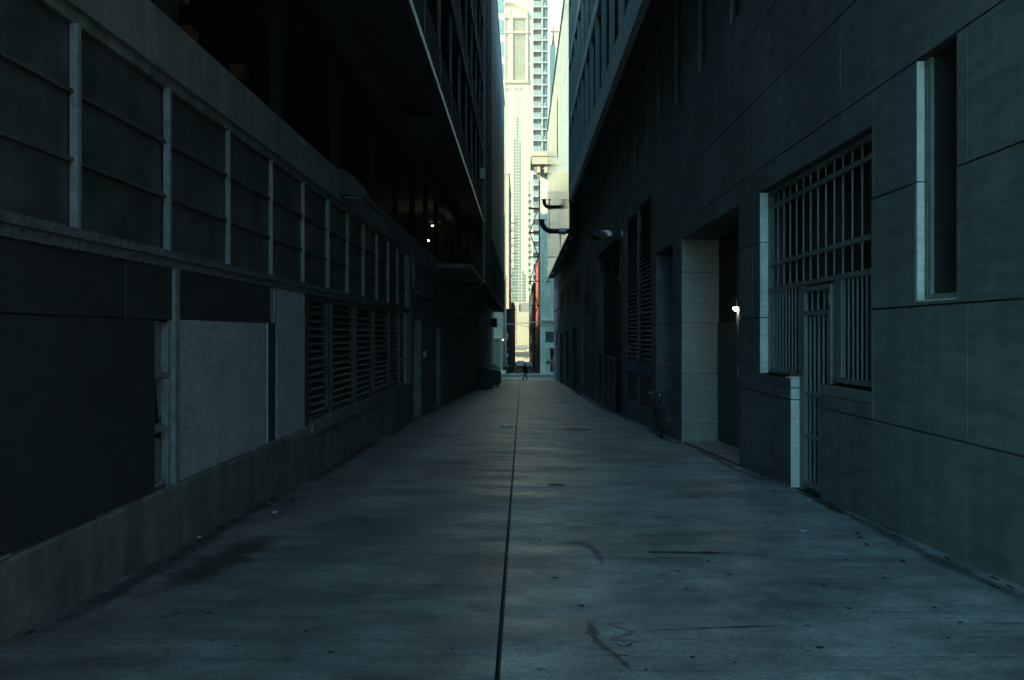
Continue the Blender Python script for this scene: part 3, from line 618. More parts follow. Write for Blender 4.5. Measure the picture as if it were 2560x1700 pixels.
for ci, (a, b) in enumerate(zip(cz, cz[1:])):
    off = 6.28 if ci % 2 == 0 else 7.115
    if ci == 3: off = 6.28
    k0 = int((-5.5 - off) / 1.67) - 1
    y = off + 1.67 * (k0)
    while y < 47.2:
        y0, y1 = max(-5, y), min(47.2, y + 1.67); y += 1.67
        if y1 - y0 < .1 or y1 < -4 or b < gz(RX, (y0 + y1) / 2) - .05: continue
        mb = MB(); zz0 = max(a, gz(RX, y1) - .2); fx = RX + random.uniform(-.002, .002)
        segs = [(y0 + J, y1 - J)]
        for h in hp:
            if h[2] <= zz0 + J and h[3] >= b - J: segs = [q for a_, b_ in segs for q in ([(a_, b_)] if h[1] <= a_ or h[0] >= b_ else [(a_, h[0]), (h[1], b_)]) if q[1] - q[0] > .02]
        for a_, b_ in segs:
            mb = MB()
            if sheet([a_, b_], [zz0 + J, b - J], hp, fx, RX + .024, PX, mb): mb.build('stone_panel', M['stone'], sb)
# low walls beside the gate: sill cap, band, reveal stones
for y0, y1 in ((8.0, 9.38), (10.41, 11.75)):
    MB().box(RX, 3.92, y0, y1, .905, 1.02).build('sill_stone', M['stone'], sb)
    MB().box(RX, RX + .026, y0 + .006, y1 - .0, .75, .897).build('band_stone', M['stone'], sb)
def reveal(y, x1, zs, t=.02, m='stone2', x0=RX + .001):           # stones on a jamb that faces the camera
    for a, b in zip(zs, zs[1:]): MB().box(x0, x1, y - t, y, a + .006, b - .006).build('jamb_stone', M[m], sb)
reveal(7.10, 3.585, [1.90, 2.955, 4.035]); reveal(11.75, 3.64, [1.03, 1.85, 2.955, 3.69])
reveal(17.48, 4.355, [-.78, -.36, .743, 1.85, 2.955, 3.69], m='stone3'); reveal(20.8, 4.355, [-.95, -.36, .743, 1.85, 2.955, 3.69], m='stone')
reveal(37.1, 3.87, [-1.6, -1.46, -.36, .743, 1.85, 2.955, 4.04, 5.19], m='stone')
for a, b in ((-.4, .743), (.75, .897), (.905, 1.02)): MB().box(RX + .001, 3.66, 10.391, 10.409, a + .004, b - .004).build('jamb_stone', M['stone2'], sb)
MB().box(3.50, 3.68, 10.40, 10.55, 1.022, 1.045).build('mortar_cap', M['stone2'], sb)
crk = MB(); cp = [gp for gp in []]
pts = [(3.515, YR_, z) for YR_, z in ((9.16, .02), (9.0, .0), (8.85, .03), (8.72, .05), (8.55, .12), (8.40, .15), (8.2, .20), (8.03, .23))]
crk.tube(pts, [.002, .004, .004, .003, .004, .003, .004, .003], 5); crk.build('crack', M['joint'], sb)
# narrow window
nw = MB().box(3.62, 3.66, 6.44, 7.09, 1.9, 4.03).build('narrow_window', M['dkglass'], sb)
MB().box(3.59, 3.70, 7.04, 7.085, 1.9, 4.03).box(3.585, 3.62, 6.98, 7.0, 1.9, 4.03).box(3.59, 3.70, 6.44, 7.03, 1.9, 1.95).build('frame', M['grille'], nw)
MB().box(RX + .002, 3.60, 6.44, 7.08, 1.887, 1.899).build('window_sill', M['stone2'], sb)
# gate and window grille (own thing)
gt = thing('barred_gate', 'grey steel window grille with barred gate door set in the stone opening', 'gate', (3.66, 9.9, -.4))
GX = 3.66
def vbar(y, z0, z1, w=.022): return MB().box(GX - w / 2, GX + w / 2, y - w / 2, y + w / 2, z0, z1)
fr_ = MB().box(GX - .025, GX + .03, 11.67, 11.745, 1.05, 3.69).box(GX - .025, GX + .03, 8.0, 8.06, 1.05, 3.69).box(GX - .025, GX + .03, 8.06, 11.67, 3.63, 3.69)
fr_.build('frame', M['grille'], gt)
for z in (3.45, 2.62, 2.26):
    MB().box(GX - .03, GX + .02, 8.06, 11.67, z - .028, z + .028).build('rail', M['grille'], gt)
MB().box(GX - .03, GX + .02, 10.42, 11.67, 1.05, 1.105).build('rail', M['grille'], gt); MB().box(GX - .03, GX + .02, 8.06, 9.3, 1.05, 1.105).build('rail', M['grille'], gt)
u = [8.55 + .2545 * i for i in range(12)] + [8.29]
me = MB().box(-.009, .009, -.008, .008, 2.29, 3.63).mesh('bar', M['grille']); 
for y in u: inst('bar', me, gt, (GX, y, 0))
me = MB().box(-.009, .009, -.008, .008, 1.11, 2.24).mesh('bar', M['grille'])
for i in range(9): inst('bar', me, gt, (GX, 10.50 + .126 * i, 0))
for i in range(8): inst('bar', me, gt, (GX, 8.2 + .117 * i, 0))
MB().box(GX - .02, GX + .01, 9.07, 9.28, 1.11, 2.23).build('cover_plate', M['grille'], gt)
MB().box(GX - .01, GX + .0, 11.52, 11.66, 1.11, 3.6).build('cover_plate', M['grille'], gt)
dr = MB().box(GX - .035, GX + .015, 10.20, 10.27, -.33, 2.2).box(GX - .035, GX + .015, 9.34, 9.40, -.33, 2.2).box(GX - .035, GX + .015, 9.40, 10.20, 2.14, 2.2).box(GX - .035, GX + .015, 9.40, 10.20, 1.84, 1.90).box(GX - .035, GX + .015, 9.40, 10.20, -.33, -.27)
dr = dr.build('door', M['grille'], gt)
for z in (.854, .314): MB().box(GX - .03, GX - .012, 9.40, 10.20, z - .02, z + .02).build('flat_bar', M['grille'], dr)
me = MB().box(-.011, .011, -.011, .011, -.27, 1.84).mesh('bar', M['grille']); me2 = MB().box(-.009, .009, -.009, .009, 1.9, 2.14).mesh('bar', M['grille'])
for i in range(5): inst('bar', me, dr, (GX, 9.50 + .145 * i, 0))
for i in range(3): inst('bar', me2, dr, (GX, 9.62 + .2 * i, 0))
MB().box(GX - .05, GX - .036, 9.33, 9.40, 1.95, 2.08).box(GX - .05, GX - .036, 9.33, 9.40, .2, .33).build('hinge', M['sash'], gt)
MB().box(GX - .03, GX + .02, 10.29, 10.40, -.4, 2.24).build('door_post', M['grille'], gt)
MB().tube([(3.60, 10.44, 1.06), (3.60, 10.36, 1.12), (3.62, 10.30, 1.08)], .008, 6).build('chain', M['castiron'], gt)
MB().box(3.55, 3.63, 10.50, 10.58, 1.022, 1.10).build('padlock', M['rust'], gt)
MB().box(3.90, 3.93, 8.0, 9.7, 1.03, 3.68).build('window_pane', M['dkglass'], sb); MB().box(3.90, 3.93, 9.9, 11.74, 1.03, 3.68).build('window_pane', M['dkglass'], sb)
MB().box(3.86, 3.92, 9.72, 9.88, -.5, 3.68).build('window_mullion', M['dkmetal'], sb)
MB().box(3.98, 4.0, 9.385, 10.405, -.5, 1.0).build('inner_door', M['dkmetal'], sb)
# recessed doorway
MB().box(4.30, 4.355, 15.9, 17.44, -.7, 1.85).build('service_door', M['dkmetal'], sb)
MB().box(4.28, 4.355, 15.5, 15.85, -.7, 3.6).build('door_pilaster', M['stone'], sb)
MB().box(4.33, 4.355, 12.9, 17.44, 1.87, 3.69).build('transom_panel', M['black'], sb)
structure(surf('doorway_step', M['floor'], [3.56, 4.34], [12.9, 14, 16, 17.44], dz=.03, th=.3))
MB().box(4.26, 4.28, 15.60, 15.72, .75, 1.0).build('keypad', M['galv'], sb)
lp = thing('wall_lamp', 'small bright lit wall lamp inside the recessed doorway', 'wall lamp', (4.27, 15.75, 2.1))
MB().prism([(4.26, 15.68, 2.13), (4.185, 15.68, 2.13), (4.19, 15.68, 2.10), (4.225, 15.68, 2.065), (4.26, 15.68, 2.06)], (0, .07, 0)).build('lens', M['lampg'], lp)
MB().box(4.17, 4.275, 15.67, 15.76, 2.132, 2.15).build('hood', M['dkmetal'], lp)
# stoop in the second recess
st = MB().box(3.60, 4.34, 18.52, 20.76, -1.2, -.52).build('doorway_stoop', M['conc']); structure(st)
MB().box(4.31, 4.355, 18.55, 20.7, -.5, 3.6).build('recess_door', M['dkmetal'], sb)
# tall louvres
for y0, y1 in ((21.62, 24.0), (24.12, 26.78)):
    louver(y0, y1, .82, 5.38, 34, sb, RX + .02, -1, fr_=.05, name='louvre_panel'); louver(y0, y1, -.54, .39, 8, sb, RX + .02, -1, fr_=.05, name='louvre_panel')
MB().box(RX - .015, RX + .03, 24.0, 24.12, .82, 5.38).box(RX - .015, RX + .03, 24.0, 24.12, -.54, .39).build('louvre_mullion', M['louv'], sb)
louver(40.55, 44.85, 2.62, 3.78, 10, sb, RX + .03, -1, fr_=.04, name='louvre_panel')
for y in slots: MB().box(3.60, 3.64, y - .29, y + .29, 6.8, 9.2).build('slot_window', M['dkglass'], sb)
# garage opening
MB().box(3.86, 3.90, 28.0, 37.06, -2.2, 3.75).build('garage_door', M['black'], sb)
for i in range(3): louver(28.1 + 3 * i, 30.95 + 3 * i, 3.8, 5.15, 9, sb, 3.86, -1, fr_=.08, name='transom_grille')
MB().box(3.70, 3.86, 28.0, 29.4, 3.4, 5.18).build('door_housing', M['dkmetal'], sb)
MB().tube([(3.68, 29.6, 3.5), (3.68, 29.6, 4.6)], .02, 6).build('pipe', M['galv'], sb)
# upper glazed mass with fins
UX = 2.85
MB().box(UX + .16, 16, -1, 47.3, 9.42, 44).build('upper_core', M['dkmetal'], sb)
MB().box(UX + .05, 4.4, -1, 47.3, 9.40, 9.42).build('soffit', M['soffit'], sb)
for i in range(14): MB().box(UX - .03, UX + .16, -1 + i * 3.45 + .006, -1 + (i + 1) * 3.45 - .006, 9.38, 10.33).build('fascia_panel', M['stone2'], sb)
zb = [(13.7, 14.35), (17.4, 18.0), (21.1, 21.7), (24.8, 25.4)]
for a, b in zb: MB().box(UX - .03, UX + .16, -1, 47.3, a, b).build('floor_band', M['stone2'], sb)
lev = [10.33] + [v for p in zb for v in p] + [43.5]
for k in range(5):
    a, b = lev[2 * k], lev[2 * k + 1]
    fm = MB().box(UX - .04, UX + .13, -.05, .05, a, b).mesh('fin', M['sash']); gm = MB().box(UX + .12, UX + .15, .07, 2.33, a + .05, b - .05).mesh('window_pane', M['fglass'])
    for i in range(22):
        y = 47.2 - 2.42 * i
        if y > -1: inst('fin', fm, sb, (0, y, 0)); 
        if y - 2.42 > -1 and k < 4: inst('window_pane', gm, sb, (0, y - 2.42, 0))

# duct with beak cowl, bent vent pipes
d = thing('wall_duct', 'galvanised round duct with black beak cowl sticking out of the stone wall', 'duct', (3.5, 28.2, 4.95))
zc = 5.03; yd = 27.6
MB().tube([(3.52, yd, zc), (2.66, yd, zc)], .175, 24).build('barrel', M['galv'], d, True)
MB().tube([(3.5, yd, zc), (3.44, yd, zc)], .21, 24).tube([(3.0, yd, zc), (2.985, yd, zc)], .182, 24).build('flange', M['galv'], d)
MB().tube([(2.66, yd, zc - .02), (2.58, yd, zc - .02), (2.31, yd, zc + .12)], [.16, .155, .012], 20).build('cowl', M['castiron'], d, True)
MB().tube([(2.62, yd, zc), (2.58, yd, zc + .16), (2.56, yd, zc + .48)], .085, 16).tube([(2.56, yd, zc + .40), (2.56, yd, zc + .5)], .105, 16).build('riser', M['castiron'], d, True)
def elbow(name, label, x_wall, x_in, Y, z, r, rad, ztop, sleeve=None, tee=None):
    t = thing(name, label, 'pipe', (x_wall, Y, z), 'bent vent pipes')
    pts = [(x_wall, Y, z), (x_in + rad, Y, z)] + [(x_in + rad - rad * math.sin(a), Y, z + rad - rad * math.cos(a)) for a in [R(15 * k) for k in range(1, 7)]] + [(x_in, Y, ztop)]
    MB().tube(pts, r, 20).build('pipe', M['castiron'], t, True)
    MB().tube([(x_in, Y, ztop - .08), (x_in, Y, ztop - .01), (x_in, Y, ztop + .02)], [r * 1.05, r * 1.35, r * 1.4], 20).build('rim', M['castiron'], t)
    if sleeve: MB().tube([(sleeve, Y, z), (sleeve + .38, Y, z)], r * 1.35, 20).build('sleeve', M['galv'], t)
    if tee:
        MB().tube([(tee, Y, z), (tee, Y, z + .62)], .05, 10).tube([(tee, Y, z + .55), (tee, Y, z + .66)], .09, 10).tube([(tee - .09, Y, z), (tee + .09, Y, z)], r * 1.2, 18).build('valve', M['castiron'], t)
elbow('vent_pipe', 'thick black vent pipe bent upwards with a metal sleeve, lower of the two', 3.52, xat(1354, 46.8), 46.8, zat(578, 46.8), .145, .62, zat(550, 46.8), sleeve=xat(1398, 46.8))
elbow('vent_pipe', 'upper black vent pipe bent upwards, with a small valve, mirrored in the cladding', UX, xat(1360.5, 66), 66, zat(517.5, 66), .15, .42, zat(499, 66), tee=xat(1373, 66))

# ------------------------------------------------------------------ right: polished overhanging building (Y 47 - 87)
qb = thing('polished_building', 'tall building with mirror polished cladding overhanging a darker louvred base, right', 'building', (6, 65, -2))
mb = MB(); h2 = [(48.2, 54.3, 3.4, 5.36), (55.6, 61.5, 3.4, 5.36), (63, 71, 3.4, 5.36), (48.3, 55, -9, 2.1), (56, 63, -9, 1.9), (64, 72, -9, 1.7), (78, 80, .5, 2)]
sheet([47.25, 86], [-4.8, 7.7], h2, RX + .02, 3.9, PX, mb); mb.build('base_wall', M['joint_wall'], qb)
for ci, (a, b) in enumerate(zip([-4.76] + cz[:10], cz[:10] + [7.28][:0])):
    y = 47.25
    while y < 85.9:
        y1 = min(86, y + 3.34)
        if b > gz(RX, y) and b <= 7.7:
            mb = MB()
            if sheet([y + .01, y1 - .01], [a + .008, b - .008], h2, RX, RX + .018, PX, mb): mb.build('stone_panel', M['stone'], qb)
        y = y1
MB().box(4.0, 16, 47.25, 86, -5, 7.7).build('core', M['black'], qb)
for (a, b, c, d_) in h2[:3]: louver(a, b, c, d_, 14, qb, RX + .06, -1, fr_=.08, name='louvre_window')
for (a, b, c, d_) in h2[3:6]:
    o = MB().box(3.75, 3.80, a, b, -4, d_).build('door', M['dkmetal'], qb); MB().box(3.735, 3.748, a + 2, a + 2.6, -.35, -.12).build('notice', M['paint_lt'], o)
MB().box(UX, 4.4, 47.32, 87, 7.70, 7.72).build('soffit', M['soffit'], qb)
MB().box(UX + .08, 16, 47.32, 87, 7.72, 23.7).build('upper_core', M['dark_bldg'], qb)
rz = [7.68, 10.4, 13.1, 15.8, 18.5, 21.2, 23.8]
for a, b in zip(rz, rz[1:]):
    for i in range(12):
        y0 = 47.35 + i * 3.3; MB().box(UX + random.uniform(-.004, .004), UX + .075, y0 + .008, y0 + 3.292, a + .01, b - .01).build('cladding_panel', M['mirror'], qb)
for (y, z0, z1) in ((62, 15.2, 20.6), (80, 11.0, 15.5), (57.5, 7.8, 9.6)): MB().prism([(UX - .012, y, z0), (UX - .012, y + 1.6, z0 + 1.2), (UX - .012, y + 1.2, z1), (UX - .012, y + .2, z1 - 1)], (.01, 0, 0)).build('window_strip', M['fglass'], qb)
MB().box(UX - .06, UX + .1, 47.3, 87.1, 23.8, 24.0).build('coping', M['stone2'], qb)
lg = MB().box(3.05, 3.2, -.9, .9, 7.64, 7.70).mesh('strip_light', M['fix'])
for y in (50, 55.5, 62, 70, 79): inst('soffit_light', lg, qb, (0, y, 0))
for px, py in ((1392, 730), (1400, 742)):
    t = MB().tube([(RX, YR2, z_) for YR2, z_ in ((78 if px == 1392 else 71, 3.9), (78.2 if px == 1392 else 71.2, 4.0))] + [(RX - .35, 78 if px == 1392 else 71, 3.8)], .05, 6).build('wall_light', M['castiron'], qb)

# fence panels and posts before the garage opening
fc = thing('black_fence', 'black sheet fence panels shielding the garage opening on the right', 'fence', (3.3, 34, -1.3))
fy = [28.4, 30.0, 31.7, 33.5, 35.3, 37.2, 39.3, 41.6]
for i, (a, b) in enumerate(zip(fy, fy[1:])):
    top = [.74, .76, .80, .92, .98, .92, .74][i]; x = [3.30, 3.28, 3.25, 3.2, 3.2, 3.22, 3.28][i]
    o = MB().prism([(x, a + .01, gz(x, a) + .04), (x, b - .01, gz(x, b) + .04), (x, b - .01, top), (x, a + .01, top)], (.03, 0, 0)).build('fence_panel', M['dkmetal'], fc)
    MB().box(x - .012, x + .045, a, b, top, top + .025).build('top_rail', M['galv'] if i in (0, 1, 4) else M['dkmetal'], o)
    MB().tube([(x + .05, a, gz(x, a)), (x + .05, a, top - .03)], .02, 6).build('post', M['dkmetal'], fc)
MB().bar((3.22, 28.5, gz(3, 28.5) + .05), (3.16, 41.6, gz(3, 41.6) + .08), .04, .06).build('base_rail', M['sash'], fc)
dp = thing('downpipe', 'dark downpipe with brackets on the stone wall behind the fence', 'pipe', (3.45, 44, -1.7))
MB().tube([(3.44, 44.8, gz(3.4, 44)), (3.44, 44.8, 2.0)], .07, 10).build('pipe', M['sash'], dp); MB().box(3.36, 3.52, 44.6, 45, 1.9, 2.2).build('hopper', M['louv'], dp)
fl2 = thing('ground_barrier', 'short black barrier leaning at the wall foot beyond the fence', 'barrier', (3.2, 44, -1.7))
MB().prism([(3.15, 42.5, gz(3, 42.5)), (3.15, 47, gz(3, 47)), (3.35, 47, gz(3, 47) + .55), (3.35, 42.5, gz(3, 42.5) + .6)], (.03, 0, 0)).build('sheet', M['dkmetal'], fl2)

# ------------------------------------------------------------------ dumpsters
def dumpster(label, x0, x1, y0, y1, h, open_lid=0):
    z = gz((x0 + x1) / 2, (y0 + y1) / 2) ; t = thing('dumpster', label, 'dumpster', ((x0 + x1) / 2, (y0 + y1) / 2, z), 'dumpsters along the left wall')
    zb_ = z + .18
    MB().prism([(x0 + .1, y0 + .12, zb_), (x1 - .08, y0 + .12, zb_), (x1, y0, zb_ + h * .72), (x0, y0, zb_ + h)], (0, y1 - y0, 0)).build('bin_body', M['dump'], t)
    for i in range(3):
        yy = y0 + (y1 - y0) * (i + .5) / 3; MB().box(x1 - .05, x1 + .05, yy - .05, yy + .05, zb_ + .1, zb_ + h * .7).build('rib', M['dump'], t)
        xx = x0 + (x1 - x0) * (i + .5) / 3; MB().box(xx - .04, xx + .04, y0 - .03, y0 + .1, zb_ + .1, zb_ + h * .72).build('rib', M['dump'], t)
    MB().box(x0 + .2, x1 - .2, y0 - .07, y0 + .03, zb_ + h * .42, zb_ + h * .58).build('lift_pocket', M['dump'], t)
    MB().prism([(x0 - .02, y0 - .05, zb_ + h + .01), (x1 + .06, y0 - .05, zb_ + h * .72 + .02), (x1 + .06, y0 - .05, zb_ + h * .72 + .07), (x0 - .02, y0 - .05, zb_ + h + .07)], (0, (y1 - y0) / 2, 0)).build('lid', M['lid'], t)
    MB().prism([(x0 - .02, y0 + (y1 - y0) / 2 + .04, zb_ + h + .03), (x1 + .02, y0 + (y1 - y0) / 2 + .04, zb_ + h * .72 + .02 + open_lid), (x1 + .02, y0 + (y1 - y0) / 2 + .04, zb_ + h * .72 + .08 + open_lid), (x0 - .02, y0 + (y1 - y0) / 2 + .04, zb_ + h + .09)], (0, (y1 - y0) / 2, 0)).build('lid', M['lid'], t)
    for xx in (x0 + .2, x1 - .16):
        for yy in (y0 + .25, y1 - .25):
            zz = gz(xx, yy); MB().tube([(xx - .03, yy, zz + .08), (xx + .03, yy, zz + .08)], .08, 12).box(xx - .05, xx + .05, yy - .03, yy + .03, zz + .1, zb_ + .03).build('caster', M['rubber'], t)
dumpster('dark dumpster with closed lid, nearer of the two by the left wall', -2.85, -1.9, 54.5, 56.6, 1.35)
dumpster('dark dumpster with raised lid, farther out from the left wall', -2.8, -1.62, 60.2, 62.6, 1.3, .18)
sc_ = MB().prism([(-2.3, 62.9, -.9), (-1.9, 62.9, -1.0), (-2.15, 62.9, -.72)], (0, .3, 0)).build('cardboard_scrap', M['brown']); tag(sc_, 'dark torn cardboard poking out of the farther dumpster', 'cardboard')

# ------------------------------------------------------------------ bicycle
def bicycle(X, Y, yaw, lean):
    t = thing('bicycle', 'dark mountain bicycle seen head on, leaning by the recessed doorway', 'bicycle', (X, Y, gz(X, Y))); r = .34
    B = M['dkmetal']
    def wheel(c, steer=0):
        w_ = bpy.data.objects.new('wheel', None)
        a0 = [2 * math.pi * k / 32 for k in range(33)]
        cs, sn = math.cos(steer), math.sin(steer)
        P = lambda rr, a, off=0: (c[0] + math.cos(a) * rr * sn + off * cs, c[1] + math.cos(a) * rr * cs - off * sn, c[2] + math.sin(a) * rr)
        tw = MB().tube([P(r - .032, a) for a in a0], .033, 8, False).build('wheel', M['rubber'], None)
        tw.parent = t
        MB().tube([P(r - .058, a) for a in a0], .012, 6, False).build('rim', M['galv'], None).parent = tw
        s = MB(); s.tube([P(0, 0, -.05), P(0, 0, .05)], .02, 8)
        for k in range(16): a = 2 * math.pi * k / 16; s.tube([P(.02, a, .02 * (-1) ** k), P(r - .06, a)], .002, 3)
        s.build('spokes', M['galv'], None).parent = tw
    wheel((0, 0, r), .12); wheel((0, 1.08, r))
    def P(name, mbld, m=B, sm=True):
        o = mbld.build(name, m, None, sm); o.parent = t; return o
    hd, hb, bbk, seat, rear = (0, .20, .92), (0, .16, .70), (0, .62, .30), (0, .78, .82), (0, 1.08, r)
    P('frame', MB().tube([hd, hb], .024, 8).tube([hb, bbk], .022, 8).tube([hd, seat], .018, 8).tube([seat, bbk], .018, 8).tube([bbk, (.05, 1.08, r)], .012, 6).tube([bbk, (-.05, 1.08, r)], .012, 6).tube([seat, (.05, 1.08, r)], .01, 6).tube([seat, (-.05, 1.08, r)], .01, 6))
    P('fork', MB().tube([(0, .17, .72), (.06, .14, .68), (.06, 0, r)], .018, 8).tube([(0, .17, .72), (-.06, .14, .68), (-.06, 0, r)], .018, 8))
    h = P('handlebar', MB().tube([(0, .20, .92), (0, .20, 1.03), (0, .14, 1.06)], .018, 8).tube([(-.31, .22, 1.08), (-.22, .18, 1.09), (-.10, .14, 1.04), (0, .13, 1.05), (.10, .14, 1.04), (.22, .18, 1.09), (.31, .22, 1.08)], .012, 8))
    for s in (-1, 1):
        MB().tube([(s * .31, .22, 1.08), (s * .22, .19, 1.088)], .018, 8).build('grip', M['rubber'], None).parent = h
        MB().tube([(s * .20, .17, 1.08), (s * .22, .12, 1.05), (s * .29, .13, 1.04)], .007, 6).build('brake_lever', M['galv'], None).parent = h
        MB().tube([(s * .20, .15, 1.07), (s * .24, .02, 1.02), (s * .14, .0, .88), (s * .03, .12, .82)], .004, 5).build('cable', M['rubber'], None).parent = h
    P('lamp', MB().tube([(-.06, .10, 1.0), (-.06, .05, 1.0)], .03, 10), M['paint_lt'])
    P('seat_post', MB().tube([seat, (0, .80, .93)], .014, 8)); P('saddle', MB().prism([(-.07, .92, .93), (.07, .92, .93), (.03, .66, .95), (-.03, .66, .95)], (0, 0, .045)), M['rubber'], False)
    P('crankset', MB().tube([(-.02, .62, .30), (.05, .62, .30)], .09, 16).tube([(.07, .62, .30), (.09, .58, .14)], .01, 6).tube([(-.07, .62, .30), (-.09, .66, .46)], .01, 6).box(.09, .19, .54, .62, .125, .15).box(-.19, -.09, .62, .70, .45, .475))
    P('mudguard', MB().tube([(0, -.05, .70), (0, .05, .72), (0, .15, .70)], .02, 6))
    t.rotation_euler = (0, lean, yaw)
bicycle(3.20, 18.2, R(-3), R(2))

# ------------------------------------------------------------------ people
def skin_figure(name, verts, edges, radii, root, parent, mats, classify, sub=1):
    me = bpy.data.meshes.new(name); me.from_pydata(verts, edges, []); o = bpy.data.objects.new(name, me); COL.objects.link(o)
    o.modifiers.new('s', 'SKIN')
    for i, rr in enumerate(radii): v = me.skin_vertices[0].data[i]; v.radius = (rr, rr) if not isinstance(rr, tuple) else rr; v.use_root = (i == root)
    sm = o.modifiers.new('d', 'SUBSURF'); sm.levels = sub; sm.render_levels = sub
    dg = bpy.context.evaluated_depsgraph_get(); ev = o.evaluated_get(dg); nm = bpy.data.meshes.new_from_object(ev)
    bpy.data.objects.remove(o); o = bpy.data.objects.new(name, nm); COL.objects.link(o); nm.materials.clear()
    for m in mats: nm.materials.append(m)
    for p in nm.polygons: p.use_smooth = True; p.material_index = classify(p.center)
    o.parent = parent; return o
def person(label, loc, J, yaw, scale=1.0, hair=M['hair'], top=M['cloth'], sleeve_mat=None, bare=None):
    t = thing('person', label, 'person', loc); V = []; E = []; RR = []
    names = {}
    def add(n, p, r, link=None): names[n] = len(V); V.append(p); RR.append(r); (E.append((names[link], names[n])) if link else None)
    add('pelvis', J['pelvis'], (.15, .11)); add('waist', J['waist'], (.135, .10), 'pelvis'); add('chest', J['chest'], (.17, .12), 'waist'); add('neckb', J['neckb'], .075, 'chest'); add('neck', J['neck'], .052, 'neckb')
    add('skull', J['skull'], (.075, .088), 'neck'); add('crown', J['crown'], (.06, .07), 'skull')
    for s in 'lr':
        add('sh' + s, J['sh' + s], .068, 'neckb'); add('el' + s, J['el' + s], .045, 'sh' + s); add('wr' + s, J['wr' + s], .03, 'el' + s); add('pm' + s, J['pm' + s], .034, 'wr' + s)
        d = (Vector(J['pm' + s]) - Vector(J['wr' + s])).normalized(); up = Vector(J.get('up' + s, (0, 1, 0))); sd_ = d.cross(up).normalized()
        for k in range(4):
            b = Vector(J['pm' + s]) + sd_ * (k - 1.5) * .021 + d * .025; curl = up * -.02
            add('f%d%s' % (k, s), tuple(b), .0095, 'pm' + s); ln = (.034, .04, .038, .03)[k]; add('g%d%s' % (k, s), tuple(b + d * ln + curl), .0085, 'f%d%s' % (k, s)); add('h%d%s' % (k, s), tuple(b + d * ln * 1.3 + curl * 2.6), .0075, 'g%d%s' % (k, s))
        b = Vector(J['wr' + s]) * .5 + Vector(J['pm' + s]) * .5 - sd_ * .035; add('t0' + s, tuple(b), .011, 'pm' + s); add('t1' + s, tuple(b - sd_ * .02 + d * .04 + up * .01), .009, 't0' + s)
        add('hp' + s, J['hp' + s], .11, 'pelvis'); add('kn' + s, J['kn' + s], .08, 'hp' + s); add('an' + s, J['an' + s], .065, 'kn' + s); add('to' + s, J['to' + s], .038, 'an' + s)
    neckz = J['neck'][2]; wr = [Vector(J['wrl']), Vector(J['wrr'])]; pm = [Vector(J['pml']), Vector(J['pmr'])]
    def cl(c):
        if c.z > neckz - .01 and abs(c.x - J['skull'][0]) < .12 and abs(c.y - J['skull'][1]) < .14: return 1
        for a, b in zip(wr, pm):
            if (c - b).length < .13 and (c - a).length < .2 and (c - a).dot(b - a) > 0: return 1
        if bare:
            e = Vector(J['el' + bare]); w_ = Vector(J['wr' + bare]); s_ = Vector(J['sh' + bare])
            if (c - e).dot(w_ - e) > .0 and (c - (e + w_) / 2).length < .19: return 1
            if (c - (e + s_) / 2).length < .18 and (c - e).dot(s_ - e) > 0 and (c-s_).length > .05: return 3
        if c.z < .10 and c.z < J['anl'][2] + .03: return 2
        return 0
    body = skin_figure('body', V, E, RR, 0, t, [top, M['skin'], M['rubber'], sleeve_mat or top], cl, 2)
    sk = Vector(J['skull']); cr = Vector(J['crown']); fd = Vector(J['face']).normalized(); sdv = fd.cross(Vector((0, 0, 1))).normalized()
    def blob(name, c, rad, m, seg=10):
        mb = MB(); mb.v = []; 
        for i in range(seg + 1):
            a = math.pi * i / seg
            for k in range(seg * 2): b = math.pi * k / seg; mb.v.append((c[0] + rad[0] * math.sin(a) * math.cos(b), c[1] + rad[1] * math.sin(a) * math.sin(b), c[2] + rad[2] * math.cos(a)))
        n = seg * 2
        for i in range(seg):
            for k in range(n): mb.f.append((i * n + k, i * n + (k + 1) % n, (i + 1) * n + (k + 1) % n, (i + 1) * n + k))
        o = mb.build(name, m, None, True); o.parent = t; return o
    hc = (sk + cr) / 2 - fd * .022 + Vector((0, 0, .022)); blob('hair', hc, (.092, .10, .098), hair)
    fc_ = sk + fd * .085; blob('nose', fc_ + Vector((0, 0, .0)), (.013, .013, .022), M['skin'], 6)
    for s in (-1, 1):
        e = sk + fd * .078 + sdv * s * .03 + Vector((0, 0, .03)); blob('eye', e, (.011, .011, .009), M['paper'], 6); blob('ear', sk + sdv * s * .078 + Vector((0, 0, .01)), (.014, .02, .03), M['skin'], 6)
    blob('mouth', sk + fd * .08 + Vector((0, 0, -.045)), (.022, .014, .006), M['rust'], 6)
    t.rotation_euler = (0, 0, yaw); t.scale = (scale,) * 3; return t, blob
# walker crossing the mouth of the alley, facing left, bag in hand
JW = dict(pelvis=(0, 0, .95), waist=(-.01, 0, 1.10), chest=(-.03, 0, 1.30), neckb=(-.05, 0, 1.44), neck=(-.07, 0, 1.52), skull=(-.09, 0, 1.62), crown=(-.085, 0, 1.69), face=(-1, 0, 0),
          shl=(-.05, .18, 1.40), ell=(.02, .22, 1.12), wrl=(-.12, .20, .92), pml=(-.17, .19, .87), shr=(-.05, -.18, 1.40), elr=(-.03, -.24, 1.12), wrr=(-.09, -.24, .88), pmr=(-.10, -.24, .82),
          hpl=(.0, .09, .88), knl=(-.15, .10, .50), anl=(-.20, .10, .09), tol=(-.36, .10, .045), hpr=(.0, -.09, .88), knr=(.07, -.10, .50), anr=(.24, -.10, .13), tor=(.15, -.10, .045), upl=(0, 1, 0), upr=(0, 1, 0))
wy = 80.5; wx = xat(1313, wy)
wk, blob = person('person in dark hooded clothing walking left across the alley mouth, carrying a white bag', (wx, wy, gz(wx, wy) - .035), JW, 0)
